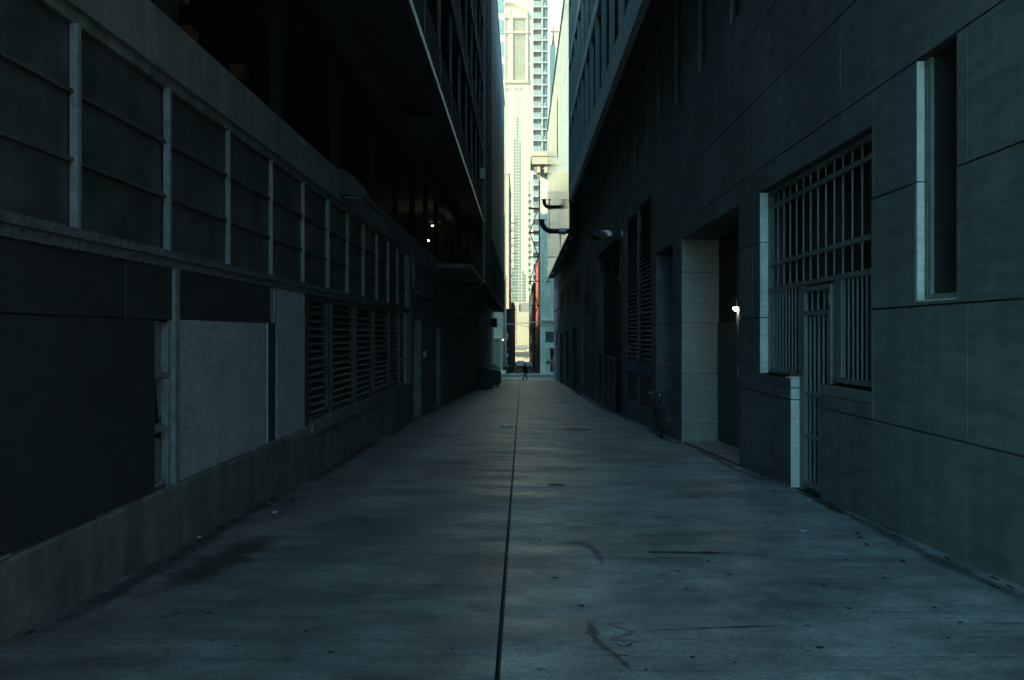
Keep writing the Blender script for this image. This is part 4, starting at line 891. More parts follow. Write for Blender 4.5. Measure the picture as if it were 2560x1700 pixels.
ck = MB(); ck.prism([(.22, -.2, .70), (-.22, -.2, .74), (-.29, -.22, 1.15), (-.24, -.22, 1.45), (.14, -.22, 1.47), (.25, -.22, 1.1)], (0, .44, 0)); o = ck.build('jacket', M['cloth'], None); o.parent = wk
bv = o.modifiers.new('b', 'BEVEL'); bv.width = .06; bv.segments = 3
blob('hood', (-.04, 0, 1.60), (.115, .12, .13), M['cloth'])
# shopping bag in the near hand
bgx, bgy, bgz = wx - .13, wy - .42, gz(wx, wy) + .80
mb = MB(); prof = [(.0, .03), (-.10, .06), (-.2, .12), (-.32, .17), (-.42, .16), (-.46, .08)]
for dz, rr in prof:
    for k in range(14): a = 2 * math.pi * k / 14; q = rr * random.uniform(.85, 1.1); mb.v.append((bgx + q * math.cos(a), bgy + .6 * q * math.sin(a), bgz + dz))
for i in range(len(prof) - 1):
    for k in range(14): mb.f.append((i * 14 + k, i * 14 + (k + 1) % 14, (i + 1) * 14 + (k + 1) % 14, (i + 1) * 14 + k))
mb.f.append(tuple(range(5 * 14, 6 * 14)))
o = mb.build('shopping_bag', M['plastic'], None, True); tag(o, 'white plastic carrier bag hanging from the walking person\'s hand', 'bag')
# person tucked in the second recess, forearm held out with a phone
PY0 = 19.3; PX0 = 4.02; pz = -.52
JP = dict(pelvis=(.0, 0, .98), waist=(0, 0, 1.14), chest=(-.01, -.02, 1.36), neckb=(-.01, -.02, 1.52), neck=(-.03, -.03, 1.60), skull=(-.07, -.05, 1.72), crown=(-.065, -.045, 1.79), face=(-.9, -.3, -.35),
          shl=(-.02, .20, 1.47), ell=(-.12, .30, 1.22), wrl=(-.30, .22, 1.30), pml=(-.36, .2, 1.33), shr=(-.12, -.18, 1.47), elr=(-.35, -.12, 1.385), wrr=(-.60, -.15, 1.45), pmr=(-.665, -.16, 1.50),
          hpl=(.0, .10, .90), knl=(-.02, .12, .50), anl=(0, .12, .08), tol=(-.16, .12, .045), hpr=(.0, -.10, .90), knr=(-.03, -.12, .50), anr=(.0, -.12, .08), tor=(-.17, -.12, .045), upl=(0, 0, 1), upr=(0, .5, .5))
pr, blob = person('person standing in the second recess behind the pier, bare forearm holding out a phone', (PX0, PY0, pz), JP, 0, .985, sleeve_mat=M['jean'], bare='r')
ph = MB(); hx, hy, hz = PX0 - .70, PY0 - .17, pz + 1.50
ph.prism([(hx - .0, hy - .035, hz - .02), (hx + .0, hy + .035, hz - .02), (hx + .085, hy + .035, hz + .10), (hx + .085, hy - .035, hz + .10)], (-.008, 0, .006)); o = ph.build('phone', M['dkglass']); tag(o, 'dark phone tilted in the outstretched hand of the person in the recess', 'phone')
bg_ = MB().box(3.83, 3.98, 19.0, 19.25, -.52, -.40).build('bag_on_step', M['cloth']); tag(bg_, 'small dark bag on the step of the second recess', 'bag')

# ------------------------------------------------------------------ across the street: white glazed building, right
def fz_(Y): return gz(0, Y)
wb = thing('white_block_building', 'white glazed block building with deep cornice on the corner across the street', 'building', (6, 103, -3.4))
hw = [(xat(1363.5, 101), xat(1392, 101), zat(857, 101), zat(829, 101)), (xat(1363.5, 101), xat(1392, 101), -9, zat(870, 101)), (xat(1366, 101), xat(1376, 101), zat(900, 101), zat(899, 101))]
mb = MB(); sheet([2.42, 14], [-3.6, 22.7], hw[:2], 101.0, 101.5, PY, mb); mb.build('front_wall', M['whiteblock'], wb)
MB().box(2.40, 14, 101.5, 108, -3.6, 22.7).build('core', M['brown'], wb)
MB().box(2.36, 14, 100.85, 101.0, zat(808, 101), zat(803, 101)).box(2.3, 14, 100.7, 101.0, zat(803, 101), zat(800, 101)).build('string_course', M['white'], wb)
MB().box(2.39, xat(1363.5, 101), 100.92, 101.0, -3.5, zat(914, 101)).build('plinth_block', M['white'], wb)
MB().prism([(xat(1328, 101), 99.5, 23.9), (14, 99.5, 23.9), (14, 99.5, 24.5), (xat(1327, 101), 99.5, 24.5)], (0, 9, 0)).build('cornice', M['cream'], wb)
MB().prism([(1.35, 99.6, 22.9), (14, 99.6, 22.9), (14, 99.6, 23.9), (1.35, 99.6, 23.9)], (0, .25, 0)).build('cornice_fascia', M['cream'], wb)
for i in range(5): MB().box(2.0 + i * .9, 2.4 + i * .9, 99.9, 101, 21.9, 22.85).build('bracket', M['cream'], wb)
MB().prism([(1.6, 101.3, 22.9), (2.4, 101.3, 22.9), (2.4, 101.3, 21.2)], (0, 1.2, 0)).build('side_bracket', M['citystone'], wb)
a, b, c, d_ = hw[0]
wn = MB().box(a, b, 101.25, 101.3, c, d_).build('window', M['tglass'], wb); MB().box(a, b, 101.15, 101.24, (c + d_) / 2 - .05, (c + d_) / 2 + .05).box((a + b) / 2 - .05, (a + b) / 2 + .05, 101.15, 101.24, c, d_).build('glazing_bar', M['louv'], wn)
MB().box(a, b, 101.05, 101.3, zat(869, 101), zat(858, 101)).build('panel_below_window', M['louv'], wb)
MB().box(a + .6, b, 101.3, 101.4, -3.5, hw[1][3]).build('doorway', M['black'], wb)
MB().tube([(a + .45, 101.2, zat(884, 101)), (a + .45, 101.2, zat(881, 101))], .14, 10).build('door_lamp', M['fix'], wb)
MB().box(xat(1367, 101), xat(1372, 101), 100.97, 101.2, zat(911, 101), zat(902, 101)).build('notice_board', M['dkmetal'], wb)
MB().box(a, a + .6, 101.1, 101.4, -3.5, hw[1][3]).build('door_reveal', M['white'], wb)
MB().box(2.4, 10, 100.3, 100.9, -3.42, -3.15).build('doorstep', M['white'], wb)

# fire escapes
def fire_escape(label, x0, x1, y0, y1, z0, z1, step, m=M['dkmetal'], r=.035):
    t = thing('fire_escape', label, 'fire escape', ((x0 + x1) / 2, y0, z0), 'iron fire escapes on the far alley walls'); z = z0; i = 0
    for x in (x0, x1): MB().box(x - r, x + r, y0, y0 + 2 * r, z0, z1 + 1).build('upright', m, t)
    while z < z1:
        MB().box(x0, x1, y0, y1, z - .08, z).build('platform', m, t)
        mb = MB(); mb.box(x0, x1, y0, y0 + .04, z + 1.0, z + 1.04).box(x0, x1, y0, y0 + .04, z + .5, z + .53)
        n = max(4, int((x1 - x0) / .16))
        for k in range(n + 1): xx = x0 + (x1 - x0) * k / n; mb.box(xx - .012, xx + .012, y0, y0 + .03, z, z + 1.0)
        mb.build('railing', m, t)
        if z + step < z1:
            a, b = (x0 + .1, x1 - .1) if i % 2 else (x1 - .1, x0 + .1); mb = MB(); mb.bar((a, y0 + .4, z), (b, y0 + .4, z + step), .05, .1).bar((a, y0 + .9, z), (b, y0 + .9, z + step), .05, .1)
            for k in range(10): f = (k + .5) / 10; xx = a + (b - a) * f; mb.box(xx - .08, xx + .08, y0 + .4, y0 + .9, z + step * f, z + step * f + .03)
            mb.build('stair', m, t)
        z += step; i += 1
    return t
fire_escape('large black fire escape on the right, before the balcony tower', xat(1323, 107), 2.38, 107, 108.3, zat(885, 107), zat(470, 107), 3.28)
fire_escape('slender black fire escape on the left of the far alley', xat(1277, 300), xat(1291, 300), 300, 302, zat(860, 300), zat(545, 300), 2.85, r=.07)

# buildings of the far alley
def simple_bldg(name, label, x0, x1, y0, y1, z0, z1, m, cop=None):
    t = thing(name, label, 'building', ((x0 + x1) / 2, y0, z0)); MB().box(x0, x1, y0, y1, z0, z1).build('wall', m, t)
    MB().box(x0 - .12, x1 + .12, y0 - .12, y1 + .12, z1, z1 + .3).build('coping', cop or m, t); return t
ob = simple_bldg('orange_building', 'narrow orange red painted building flank beyond the white block building', 2.40, 12, 108.4, 136, -6, 12.2, M['orange'])
MB().box(2.34, 2.398, 110, 111, -5, 2).box(2.34, 2.398, 118, 119.4, -5, 8).build('pipe', M['brown'], ob)
br_ = simple_bldg('brown_brick_building', 'dark brown brick building behind the fire escape on the right', 2.1, 12, 137, 205, -11, 10.2, M['brown'])
for i in range(6):
    for j in range(4): MB().box(2.04, 2.098, 141 + i * 10, 144 + i * 10, -4 + j * 3.6, -2 + j * 3.6).build('window', M['tglass'], br_)
lt = simple_bldg('pale_tall_building', 'tall pale glass and stone building on the left corner across the street', -16, xat(1262, 101), 101, 105, -3.6, 52, M['white'])
for i in range(16): MB().box(-12, xat(1258, 101), 100.95, 100.99, 6 + i * 2.8, 7.9 + i * 2.8).build('window_band', M['bglass'], lt)
MB().box(-8, xat(1258, 101), 100.7, 100.98, zat(846, 101), zat(842, 101)).build('string_course', M['white'], lt)
MB().box(-8, xat(1249, 101), 100.9, 100.98, zat(925, 101), zat(850, 101)).build('render_panel', M['citystone'], lt)
lm = simple_bldg('cream_corner_building', 'cream painted building edge beyond the pale tall building, left', -16, xat(1272, 126), 126, 150, -6, 27, M['cream'])
for i in range(12): MB().box(xat(1272, 126) + .01, xat(1272, 126) + .12, 127 + i * 1.8, 128 + i * 1.8, 4, 25).build('pilaster', M['citystone'], lm)
l3 = simple_bldg('dark_brick_annex', 'low dark brick annex on the left of the far alley', -9, -1.36, 103, 150, -8, 4.6, M['dark_bldg'])
for i in range(5): MB().box(-1.34, -1.30, 106 + i * 8, 108.5 + i * 8, -3.5, -1.2).build('shutter', M['louv'], l3)
l4 = simple_bldg('dark_brick_store', 'farther dark brick store on the left of the far alley', -9, -1.45, 152, 196, -11, 7.4, M['dark_bldg'])
l5 = simple_bldg('grey_loft_building', 'tall grey loft building carrying the slender fire escape', -22, xat(1277, 300), 302.5, 312, -11, zat(480, 302), M['citystone'])
# services on the left corner
for nm, lab, px, m, r, y0, y1 in (('rain_pipe', 'fat pinkish pipe on the left corner across the street', 1259.5, M['pink'], .15, 700, 925), ('rain_pipe', 'white pipe beside the pinkish pipe across the street', 1264, M['white'], .09, 690, 940)):
    o = MB().tube([(xat(px, 100.7), 100.7, max(zat(y1, 100.7), gz(-2, 100.7))), (xat(px, 100.7), 100.7, zat(y0, 100.7))], r, 10).build(nm, m, None, True); tag(o, lab, 'pipe')
for i, (px, py, s) in enumerate(((1266, 872, .22), (1268, 888, .3), (1265, 905, .28), (1269, 915, .2))):
    o = MB().box(xat(px, 102.5) - s / 2, xat(px, 102.5) + s / 2, 102.6, 102.95, zat(py, 102.5) - s * .8, zat(py, 102.5) + s * .8).build('meter_box', M['white']); tag(o, ['topmost white meter box on the left corner beyond the street', 'larger pale meter box second from the top by the white pipe', 'pale meter box third from the top by the white pipe', 'lowest pale meter box above the small bin'][i], 'meter box', 'meter boxes on the far left corner')
t = thing('alley_lamp', 'small lit lamp on a bracket by the pinkish pipe', 'lamp', (xat(1257, 99.8), 99.8, zat(849, 99.8)))
MB().tube([(xat(1269, 100.5), 100.5, zat(833, 100)), (xat(1268, 100.3), 100.2, zat(848, 100)), (xat(1262, 100), 99.9, zat(849, 100)), (xat(1258, 99.8), 99.8, zat(847, 100))], .05, 6).build('arm', M['white'], t)
MB().box(xat(1254, 99.8), xat(1260, 99.8), 99.7, 99.9, zat(848, 99.8), zat(847, 99.8)).build('hood', M['dkmetal'], t); MB().box(xat(1255.5, 99.8), xat(1258.5, 99.8), 99.72, 99.88, zat(850.5, 99.8), zat(848.2, 99.8)).build('lens', M['tube'], t)

# bollards, bin, rubbish bag, stop sign, street lamp, wires
def bollard(label, px, Y):
    x = xat(px, Y); z = gz(x, Y); t = thing('bollard', label, 'bollard', (x, Y, z), 'yellow bollards across the street')
    MB().tube([(x, Y, z), (x, Y, z + .92), (x, Y, z + .98), (x, Y, z + 1.0)], [.105, .105, .08, .02], 14).build('post', M['yellow'], t, True)
bollard('yellow steel bollard standing free by the far alley entrance', 1274.7, 104.5); bollard('yellow steel bollard half hidden behind the dumpster', 1255, 100.2)
t = thing('small_bin', 'dark metal rubbish bin on legs beside the white bag', 'bin', (xat(1263, 102), 102, gz(-2, 102)))
x = xat(1263, 100.6); z = gz(-2, 100.6)
MB().prism([(x - .3, 100.4, z + .2), (x + .3, 100.4, z + .2), (x + .36, 100.4, z + .9), (x - .36, 100.4, z + .9)], (0, .6, 0)).build('bin_body', M['dkmetal'], t)
for s in (-.26, .26): MB().box(x + s - .03, x + s + .03, 100.45, 100.51, z, z + .22).build('leg', M['dkmetal'], t)
mb = MB(); x = xat(1259.5, 99.5); z = gz(-2, 99.5)
for i in range(9):
    a = math.pi * i / 8
    for k in range(14): b = 2 * math.pi * k / 14; q = random.uniform(.85, 1.1); mb.v.append((x + .28 * q * math.sin(a) * math.cos(b) + .1 * math.cos(a), 99.5 + .2 * math.sin(a) * math.sin(b), max(z, z + .2 + .24 * math.cos(a) * q)))
for i in range(8):
    for k in range(14): mb.f.append((i * 14 + k, i * 14 + (k + 1) % 14, (i + 1) * 14 + (k + 1) % 14, (i + 1) * 14 + k))
o = mb.build('rubbish_bag', M['plastic'], None, True); tag(o, 'full white rubbish bag slumped at the kerb beside the small bin', 'rubbish bag')
sx = xat(1381.5, 98.3); sz = zat(903.5, 98.3); t = thing('stop_sign', 'octagonal stop sign on a post, half hidden by the right corner', 'sign', (sx, 98.3, gz(3, 98.3)))
rr = .50; MB().prism([(sx + rr * math.cos(R(22.5 + 45 * k)), 98.28, sz + rr * math.sin(R(22.5 + 45 * k))) for k in range(8)], (0, .02, 0)).build('rim', M['white'], t)
MB().prism([(sx + rr * .93 * math.cos(R(22.5 + 45 * k)), 98.27, sz + rr * .93 * math.sin(R(22.5 + 45 * k))) for k in range(8)], (0, .008, 0)).build('face', M['red'], t)
MB().tube([(sx, 98.34, gz(3, 98.3)), (sx, 98.34, sz + .45)], .035, 8).build('post', M['galv'], t)
fc_ = bpy.data.curves.new('lettering', 'FONT'); fc_.body = 'STOP'; fc_.size = .36; fc_.align_x = 'CENTER'; fc_.align_y = 'CENTER'; fc_.extrude = .003; fc_.materials.append(M['white'])
tmp_ = bpy.data.objects.new('tmp', fc_); COL.objects.link(tmp_); nm_ = bpy.data.meshes.new_from_object(tmp_.evaluated_get(bpy.context.evaluated_depsgraph_get())); bpy.data.objects.remove(tmp_)
fo = bpy.data.objects.new('lettering', nm_); COL.objects.link(fo); fo.parent = t; fo.location = (0, -.045, sz - gz(3, 98.3)); fo.rotation_euler = (R(90), 0, 0)
t = thing('street_lamp', 'grey street lamp head on a curved arm beyond the right corner', 'street lamp', (xat(1384, 88), 88, gz(3, 88)))
MB().tube([(xat(1386, 88), 88, gz(3, 88)), (xat(1386, 88), 88, zat(712, 88)), (xat(1384, 88), 88, zat(706, 88)), (xat(1380, 88), 88, zat(703, 88)), (xat(1373, 88), 88, zat(703, 88))], .05, 8).build('arm', M['galv'], t, True)
MB().tube([(xat(1374, 88), 88, zat(703.5, 88)), (xat(1369, 88), 88, zat(705, 88)), (xat(1362, 88), 88, zat(707, 88))], [.08, .12, .03], 10).build('head', M['galv'], t, True); MB().box(xat(1368, 88), xat(1372, 88), 87.9, 88.1, zat(702, 88), zat(699, 88)).build('sensor', M['galv'], t)
def wire(label, pts, r=.022, m='paint_lt'):
    P = []
    for (a, b) in zip(pts, pts[1:]):
        for k in range(6): f = k / 6; p = Vector(a) * (1 - f) + Vector(b) * f; p.z -= .25 * 4 * f * (1 - f) * .4; P.append(p)
    P.append(Vector(pts[-1])); o = MB().tube(P, r, 5).build('overhead_wire', M[m]); tag(o, label, 'wire', 'wires over the cross street')
wire('pale overhead wire rising to the white corner building, upper of the pair', [(-6, 93, zat(812, 93)), (0.2, 93, zat(805, 93)), (2.4, 100.5, zat(800, 100)), (5.5, 100.5, zat(797, 100))])
wire('pale overhead wire running level over the street, lower of the pair', [(-6, 92, zat(814, 92)), (-1.5, 92, zat(811, 92)), (2.6, 100.4, zat(803, 100))], .035)
wire('short dark trolley wire over the middle of the street', [(-.1, 95, zat(814.5, 95)), (3.4, 95, zat(815, 95))], .03, 'castiron')

# vehicles in the far alley
def car(label, cx, Y, paint, L_=4.7, W=1.9, H=1.75, yaw=0):
    t = thing('parked_car', label, 'car', (cx, Y, gz(cx, Y)))
    W2 = W / 2
    def sec(y, w_, z0, z1): return [(-w_, y, z0), (w_, y, z0), (w_ * 1.0, y, (z0 + z1) / 2), (w_ * .93, y, z1), (-w_ * .93, y, z1), (-w_, y, (z0 + z1) / 2)]
    def loft(S):
        mb = MB(); n = len(S[0])
        for s in S: mb.v += s
        for i in range(len(S) - 1):
            for k in range(n): mb.f.append((i * n + k, (i + 1) * n + k, (i + 1) * n + (k + 1) % n, i * n + (k + 1) % n))
        mb.f.append(tuple(range(n))); mb.f.append(tuple((len(S) - 1) * n + k for k in reversed(range(n)))); return mb
    def P(n, mb, m, par=t, sm=False): o = mb.build(n, m, None, sm); o.parent = par; return o
    b = P('body', loft([sec(0, W2 * .86, .42, .80), sec(.12, W2 * .97, .32, .96), sec(.6, W2, .3, 1.04), sec(1.25, W2, .3, 1.10), sec(L_ - .5, W2, .3, 1.12), sec(L_, W2 * .93, .4, 1.0)]), paint)
    b.modifiers.new('b', 'BEVEL').width = .04
    P('roof', loft([[(-W2 * .80, 1.15, 1.08), (W2 * .80, 1.15, 1.08), (W2 * .8, 1.15, 1.085), (W2 * .79, 1.15, 1.09), (-W2 * .79, 1.15, 1.09), (-W2 * .8, 1.15, 1.085)], sec(1.85, W2 * .80, 1.08, H - .06), sec(3.0, W2 * .8, 1.08, H), sec(L_ - .5, W2 * .8, 1.08, H - .06), sec(L_ - .12, W2 * .8, 1.08, 1.2)]), paint)
    P('windscreen', MB().poly([(-W2 * .72, 1.22, 1.13), (W2 * .72, 1.22, 1.13), (W2 * .66, 1.79, H - .12), (-W2 * .66, 1.79, H - .12)]), M['dkglass'])
    for s in (-1, 1):
        P('side_window', MB().poly([(s * W2 * .815, 1.7, 1.16), (s * W2 * .815, L_ - .7, 1.16), (s * W2 * .785, L_ - .9, H - .12), (s * W2 * .785, 2.0, H - .12)]), M['dkglass'])
        P('headlight', MB().box(min(s * W2 * .9, s * W2 * .55), max(s * W2 * .9, s * W2 * .55), -.015, .12, .70, .84), M['paint_lt'])
        P('mirror', MB().box(min(s * W2 * .98, s * W2 * 1.15), max(s * W2 * .98, s * W2 * 1.15), 1.35, 1.45, 1.05, 1.22), paint)
        for y in (.85, L_ - .9):
            w_ = P('wheel', MB().tube([(s * (W2 - .22), y, .35), (s * (W2 + .005), y, .35)], .35, 20), M['rubber']); P('rim', MB().tube([(s * (W2 + .006), y, .35), (s * (W2 + .02), y, .35)], .22, 12), M['galv'], w_)
    P('grille', MB().box(-W2 * .48, W2 * .48, -.02, .05, .62, .84), M['dkmetal']); P('number_plate', MB().box(-.16, .16, -.03, -.01, .50, .60), M['paint_lt']); P('bumper', MB().box(-W2 * .9, W2 * .9, -.06, .1, .36, .50), M['louv'])
    for x in (-.5, .5): P('roof_rail', MB().box(x - .02, x + .02, 1.9, L_ - .8, H + .0, H + .06), M['dkmetal'])
    t.rotation_euler = (0, 0, yaw); return t
car('silver van like car parked facing the camera in the far alley', xat(1301.5, 168), 168, M['carp'], H=1.85)
car('dark maroon car parked farther back on the left of the far alley', xat(1287, 190), 190, M['carr'], H=1.45)
car('pale car parked at the right edge of the far alley', xat(1324, 150), 150, M['white'], H=1.5)

# end of the far alley: sunlit wall with awnings
eb = thing('sunlit_end_building', 'low sunlit cream building closing the far alley', 'building', (0, 330, -9.5))
E = 330
MB().box(xat(1262, E), xat(1330, E), E, E + 20, -12, zat(780, E)).build('wall', M['cream'], eb)
MB().box(xat(1262, E), xat(1297, E), E + .5, E + 18, zat(780, E) + .01, zat(761, E)).build('upper_wall', M['cream'], eb)
MB().box(xat(1297, E) + .02, xat(1332, E), E + 1, E + 18, zat(780, E) + .01, zat(757, E)).build('roof_box', M['citystone'], eb)
MB().box(xat(1288, E), xat(1320, E), E - .6, E - .02, zat(890, E), zat(880, E)).build('corrugated_awning', M['louv'], eb)
MB().box(xat(1286, E), xat(1320, E), E - .4, E - .02, zat(872, E), zat(869, E)).box(xat(1310, E), xat(1316, E), E - .3, E - .02, zat(895, E), zat(880, E)).build('ledge', M['citystone'], eb)
for i in range(6): MB().box(xat(1289 + i * 5, E), xat(1292 + i * 5, E), E - .15, E - .02, zat(868, E), zat(863, E)).build('window', M['bglass'], eb)
# canopy lamp and clutter on the right of the far alley
t = thing('alley_lamp', 'small lit lamp under a dark hood on the right of the far alley', 'lamp', (xat(1318, 140), 140, zat(876, 140)))
MB().box(xat(1313, 140), xat(1330, 140), 139.6, 140.4, zat(878.5, 140), zat(876.8, 140)).build('hood', M['dkmetal'], t); MB().box(xat(1318.3, 140), xat(1320, 140), 139.8, 140, zat(876.6, 140), zat(874, 140)).build('lens', M['tube'], t)

# ------------------------------------------------------------------ cream tower
tw = thing('cream_tower', 'very tall cream stone tower with gridded windows and an arched top', 'tower', (0, 450, -12)); T = 450; k_ = T / F
def tx(px): return xat(px, T)
def tz(py): return zat(py, T)
MB().box(tx(1195), tx(1332), T + .9, T + 25, -13, tz(-60)).build('core', M['cream'], tw)
wins = []                                             # (x0,x1,z0,z1,type)
for c, (cx, top) in enumerate(((1287, 345), (1293.8, 291), (1300.4, 352))):
    y = 752
    while y > 236:
        wins.append((cx - 2.55, cx + 2.55, y - 3.2, y + 3.2, 0 if y > top else 1)); y -= 7.85  # dark panes below a stepped line: a reflection painted as glass colour
for cx, top in ((1307.4, 676), (1312.6, 684), (1281.5, 672)):
    y = 752
    while y > top: wins.append((cx - 2.4, cx + 2.4, y - 3.2, y + 3.2, 0)); y -= 7.85
y = 724
while y > 252: wins.append((1320.4, 1328.6, y - 3.4, y + 3.4, 1 if y < 480 else 0)); y -= 15.7
y = 724
while y > 210: wins.append((1265.5, 1270.5, y - 4, y + 4, 1)); y -= 12.4
for a, b in ((61, 91), (100, 157), (165, 204), (212, 243)): 
    y = a
    while y < b - 3: wins.append((1320.5, 1327.4, y + .4, y + 6.2, 1)); y += 7.1
holes = [(tx(a), tx(b), tz(d), tz(c)) for a, b, c, d, e in wins]
groups = [(1283.2, 1313.2), (1261, 1271)]
big = []
for g0, g1 in groups:
    for a, b in ((48, 78.5), (87, 202)): big.append((g0, g1, a, b)); holes.append((tx(g0), tx(g1), tz(b), tz(a)))
mb = MB(); sheet([tx(1195), tx(1332)], [-13, tz(-60)], holes, T, T + .8, PY, mb); mb.build('facade', M['cream'], tw)
cnt = 0; rest = MB()
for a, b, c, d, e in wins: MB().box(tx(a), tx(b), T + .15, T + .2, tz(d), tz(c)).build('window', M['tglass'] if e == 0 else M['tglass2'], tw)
for a, b, c, d in big:
    gm = MB().box(tx(a), tx(b), T + .5, T + .55, tz(d), tz(c)).build('window_bay', M['tglass2'], tw)
    mb = MB(); n = 8 if b - a > 15 else 3
    for i in range(1, n): px = a + (b - a) * i / n; q = .55 if i % 2 == 0 or n == 3 else .2; mb.box(tx(px - q), tx(px + q), T + .1, T + .49, tz(d), tz(c))
    y = c + 7
    while y < d - 1: mb.box(tx(a), tx(b), T + .2, T + .49, tz(y + .3), tz(y - .3)); y += 7.1
    mb.build('glazing_grid', M['cream'], gm)
for y0, y1 in ((84.5, 79.5), (46, 41), (208, 202.5)): MB().box(tx(1250), tx(1321), T - 1.2, T, tz(y0), tz(y1)).build('string_course', M['cream'], tw)
for px0, px1 in ((1272, 1282), (1314.5, 1319.5)): MB().box(tx(px0), tx(px1), T - .7, T, tz(206), tz(42)).build('pilaster', M['cream'], tw)
cxa = 1262
for ra, rb, dp_ in ((57, 54, 1.6), (53, 50, 1.0), (47, 45.5, .7)):
    mb = MB()
    for i in range(24):
        a0, a1 = R(180 * i / 24), R(180 * (i + 1) / 24)
        q = [(tx(cxa + rr * math.cos(a)), T - dp_, tz(42 - rr * .62 * math.sin(a))) for rr, a in ((ra, a0), (ra, a1), (rb, a1), (rb, a0))]; mb.prism(q, (0, dp_, 0))
    mb.build('arch_moulding', M['cream'], tw)
for cx, cy in ((1267.5, 222), (1291, 222), (1302, 222)):
    mb = MB()
    for i in range(8): a = R(45 * i + 10); mb.bar((tx(cx), T - .15, tz(cy)), (tx(cx + 5.6 * math.cos(a)), T - .15, tz(cy + 5.6 * math.sin(a))), .25, .12)
    mb.build('rosette', M['tglass2'], tw)
MB().box(tx(1262), tx(1276), T - .5, T, tz(38), tz(24)).build('panel', M['cream'], tw)

# ------------------------------------------------------------------ balcony tower
bt = thing('balcony_tower', 'grey white apartment tower with stacked glass balconies', 'tower', (5, 214, -10)); B_ = 214
def bx(px): return xat(px, B_)
MB().box(bx(1354.6), bx(1374.1), B_ + .8, B_ + 18, -12, 112).build('core', M['tower_white'], bt); MB().box(bx(1333), bx(1354.6), B_ + 1.3, B_ + 18, -12, 112).build('recess_wall', M['tower_white'], bt)
MB().box(bx(1332), bx(1333.2), B_, B_ + 18, -12, 112).build('corner_fin', M['tower_white'], bt)
MB().box(bx(1354), bx(1357), B_ - .05, B_ + .78, -12, 112).build('pier', M['tower_white'], bt); MB().box(bx(1369), bx(1374.2), B_ - .05, B_ + .78, -12, 112).build('pier', M['tower_white'], bt)
z0 = zat(17, B_)
slab = MB().box(bx(1333.2), bx(1369), -.15, 1.28, -.16, .16).mesh('floor_slab', M['tower_white']); rail = MB().box(bx(1333.6), bx(1353.6), -.10, -.05, .20, 1.35).mesh('railing', M['bglass'])
rp_ = MB(); 
for i in range(6): xx = bx(1333.6) + (bx(1353.6) - bx(1333.6)) * i / 5; rp_.box(xx - .03, xx + .03, -.18, -.11, .16, 1.38)
rp_.box(bx(1333.6), bx(1353.6), -.2, -.11, 1.38, 1.45); rp_ = rp_.mesh('rail_frame', M['white'])
door = MB().box(bx(1334), bx(1353.5), 1.2, 1.27, .2, 2.35).mesh('balcony_door', M['tglass']); dfr = MB()
for f in (0, .33, .66, 1): xx = bx(1334) + (bx(1353.5) - bx(1334)) * f; dfr.box(xx - .06, xx + .06, 1.1, 1.19, .2, 2.4)
dfr.box(bx(1334), bx(1353.5), 1.1, 1.19, 2.35, 2.42); dfr = dfr.mesh('door_frame', M['white'])
win = MB().box(bx(1357.5), bx(1368.8), .5, .56, .2, 2.75).mesh('window', M['tglass']); wfr = MB().box(bx(1363.8), bx(1364.3), .4, .49, .2, 2.75).box(bx(1357), bx(1358), .35, .49, .2, 2.75).mesh('window_frame', M['white'])
lowb = MB().box(bx(1358), bx(1363), .42, .49, .2, 1.3).mesh('blind', M['white'])
for i in range(-3, 29):
    z = z0 - 2.995 * i
    if z < -8: break
    s = inst('floor_slab', slab, bt, (0, B_, z)); r_ = inst('railing', rail, bt, (0, B_, z)); inst('rail_frame', rp_, r_, (0, B_, z))
    d_ = inst('balcony_door', door, bt, (0, B_, z)); inst('door_frame', dfr, d_, (0, B_, z)); w_ = inst('window', win, bt, (0, B_, z)); inst('window_frame', wfr, w_, (0, B_, z))
    if i % 3 == 0: inst('blind', lowb, w_, (random.uniform(-.02, .2), B_, z))

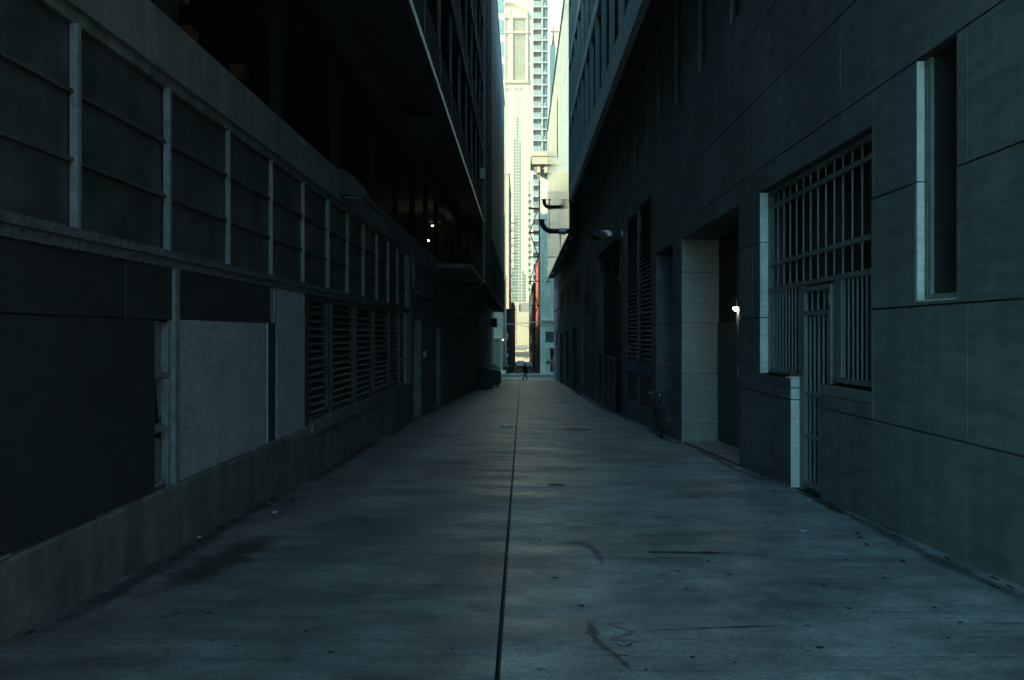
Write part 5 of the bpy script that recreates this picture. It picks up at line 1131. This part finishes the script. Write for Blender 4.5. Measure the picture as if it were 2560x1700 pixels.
# ------------------------------------------------------------------ church like spire and pale tower with a sky-toned slab behind, right of the balcony tower
sp = thing('pale_slab_tower', 'pale banded tower just right of the balcony tower', 'tower', (14, 380, -12))
Q = 380
MB().box(xat(1376, Q), xat(1412, Q), Q, Q + 20, -12, zat(62, Q)).build('wall', M['cream'], sp); MB().box(xat(1366, Q), xat(1420, Q), Q + 21, Q + 40, -12, zat(-150, Q)).build('sky_stand_in', M['tower_white'], sp)  # rear slab is added to stand in for pale sky
for py in (78, 120, 165, 210): MB().box(xat(1376, Q) - .2, xat(1412, Q), Q - .5, Q - .01, zat(py + 1.5, Q), zat(py, Q)).build('band', M['citystone'], sp)
for i in range(4): MB().box(xat(1380 + i * 5, Q), xat(1382.5 + i * 5, Q), Q - .2, Q - .01, zat(260, Q), zat(170, Q)).build('window_strip', M['tglass'], sp)
sp = thing('dark_glass_spire', 'dark glass block tapering to a thin spire against the pale tower', 'tower', (12, 300, -11)); Q = 300
MB().box(xat(1375, Q), xat(1388, Q), Q, Q + 10, -11, zat(113, Q)).build('shaft', M['tglass'], sp)
MB().prism([(xat(1378, Q), Q + 1, zat(113, Q)), (xat(1387.5, Q), Q + 1, zat(113, Q)), (xat(1386, Q), Q + 1, zat(98, Q)), (xat(1383.4, Q), Q + 1, zat(58, Q)), (xat(1381.5, Q), Q + 1, zat(98, Q))], (0, 5, 0)).build('spire', M['dkmetal'], sp)

# ------------------------------------------------------------------ unseen blocks left of the garage, added to throw and shape the shade
simple_bldg('shade_block', 'unseen broad stone block added behind the parking garage to cast shade', -70, -14, 52, 80, -5, 35, M['citystone'])
simple_bldg('low_shade_block', 'unseen low stone block added behind the parking garage, kept low for the sun', -70, -12.6, -3, 50, -5, 20, M['citystone'])

# ------------------------------------------------------------------ thin air haze, one closed box round everything
hz = MB().box(-260, 260, -80, 520, -14.5, 215).build('haze', M['white']); hz['kind'] = 'stuff'
hm = bpy.data.materials.new('haze air'); hm.use_nodes = True; hN = hm.node_tree.nodes; hN.remove(hN['Principled BSDF'])
pv = hN.new('ShaderNodeVolumePrincipled'); pv.inputs['Density'].default_value = HAZE; pv.inputs['Color'].default_value = (1.0, .80, .55, 1)
hm.node_tree.links.new(pv.outputs[0], hN['Material Output'].inputs['Volume']); hz.data.materials.clear(); hz.data.materials.append(hm)
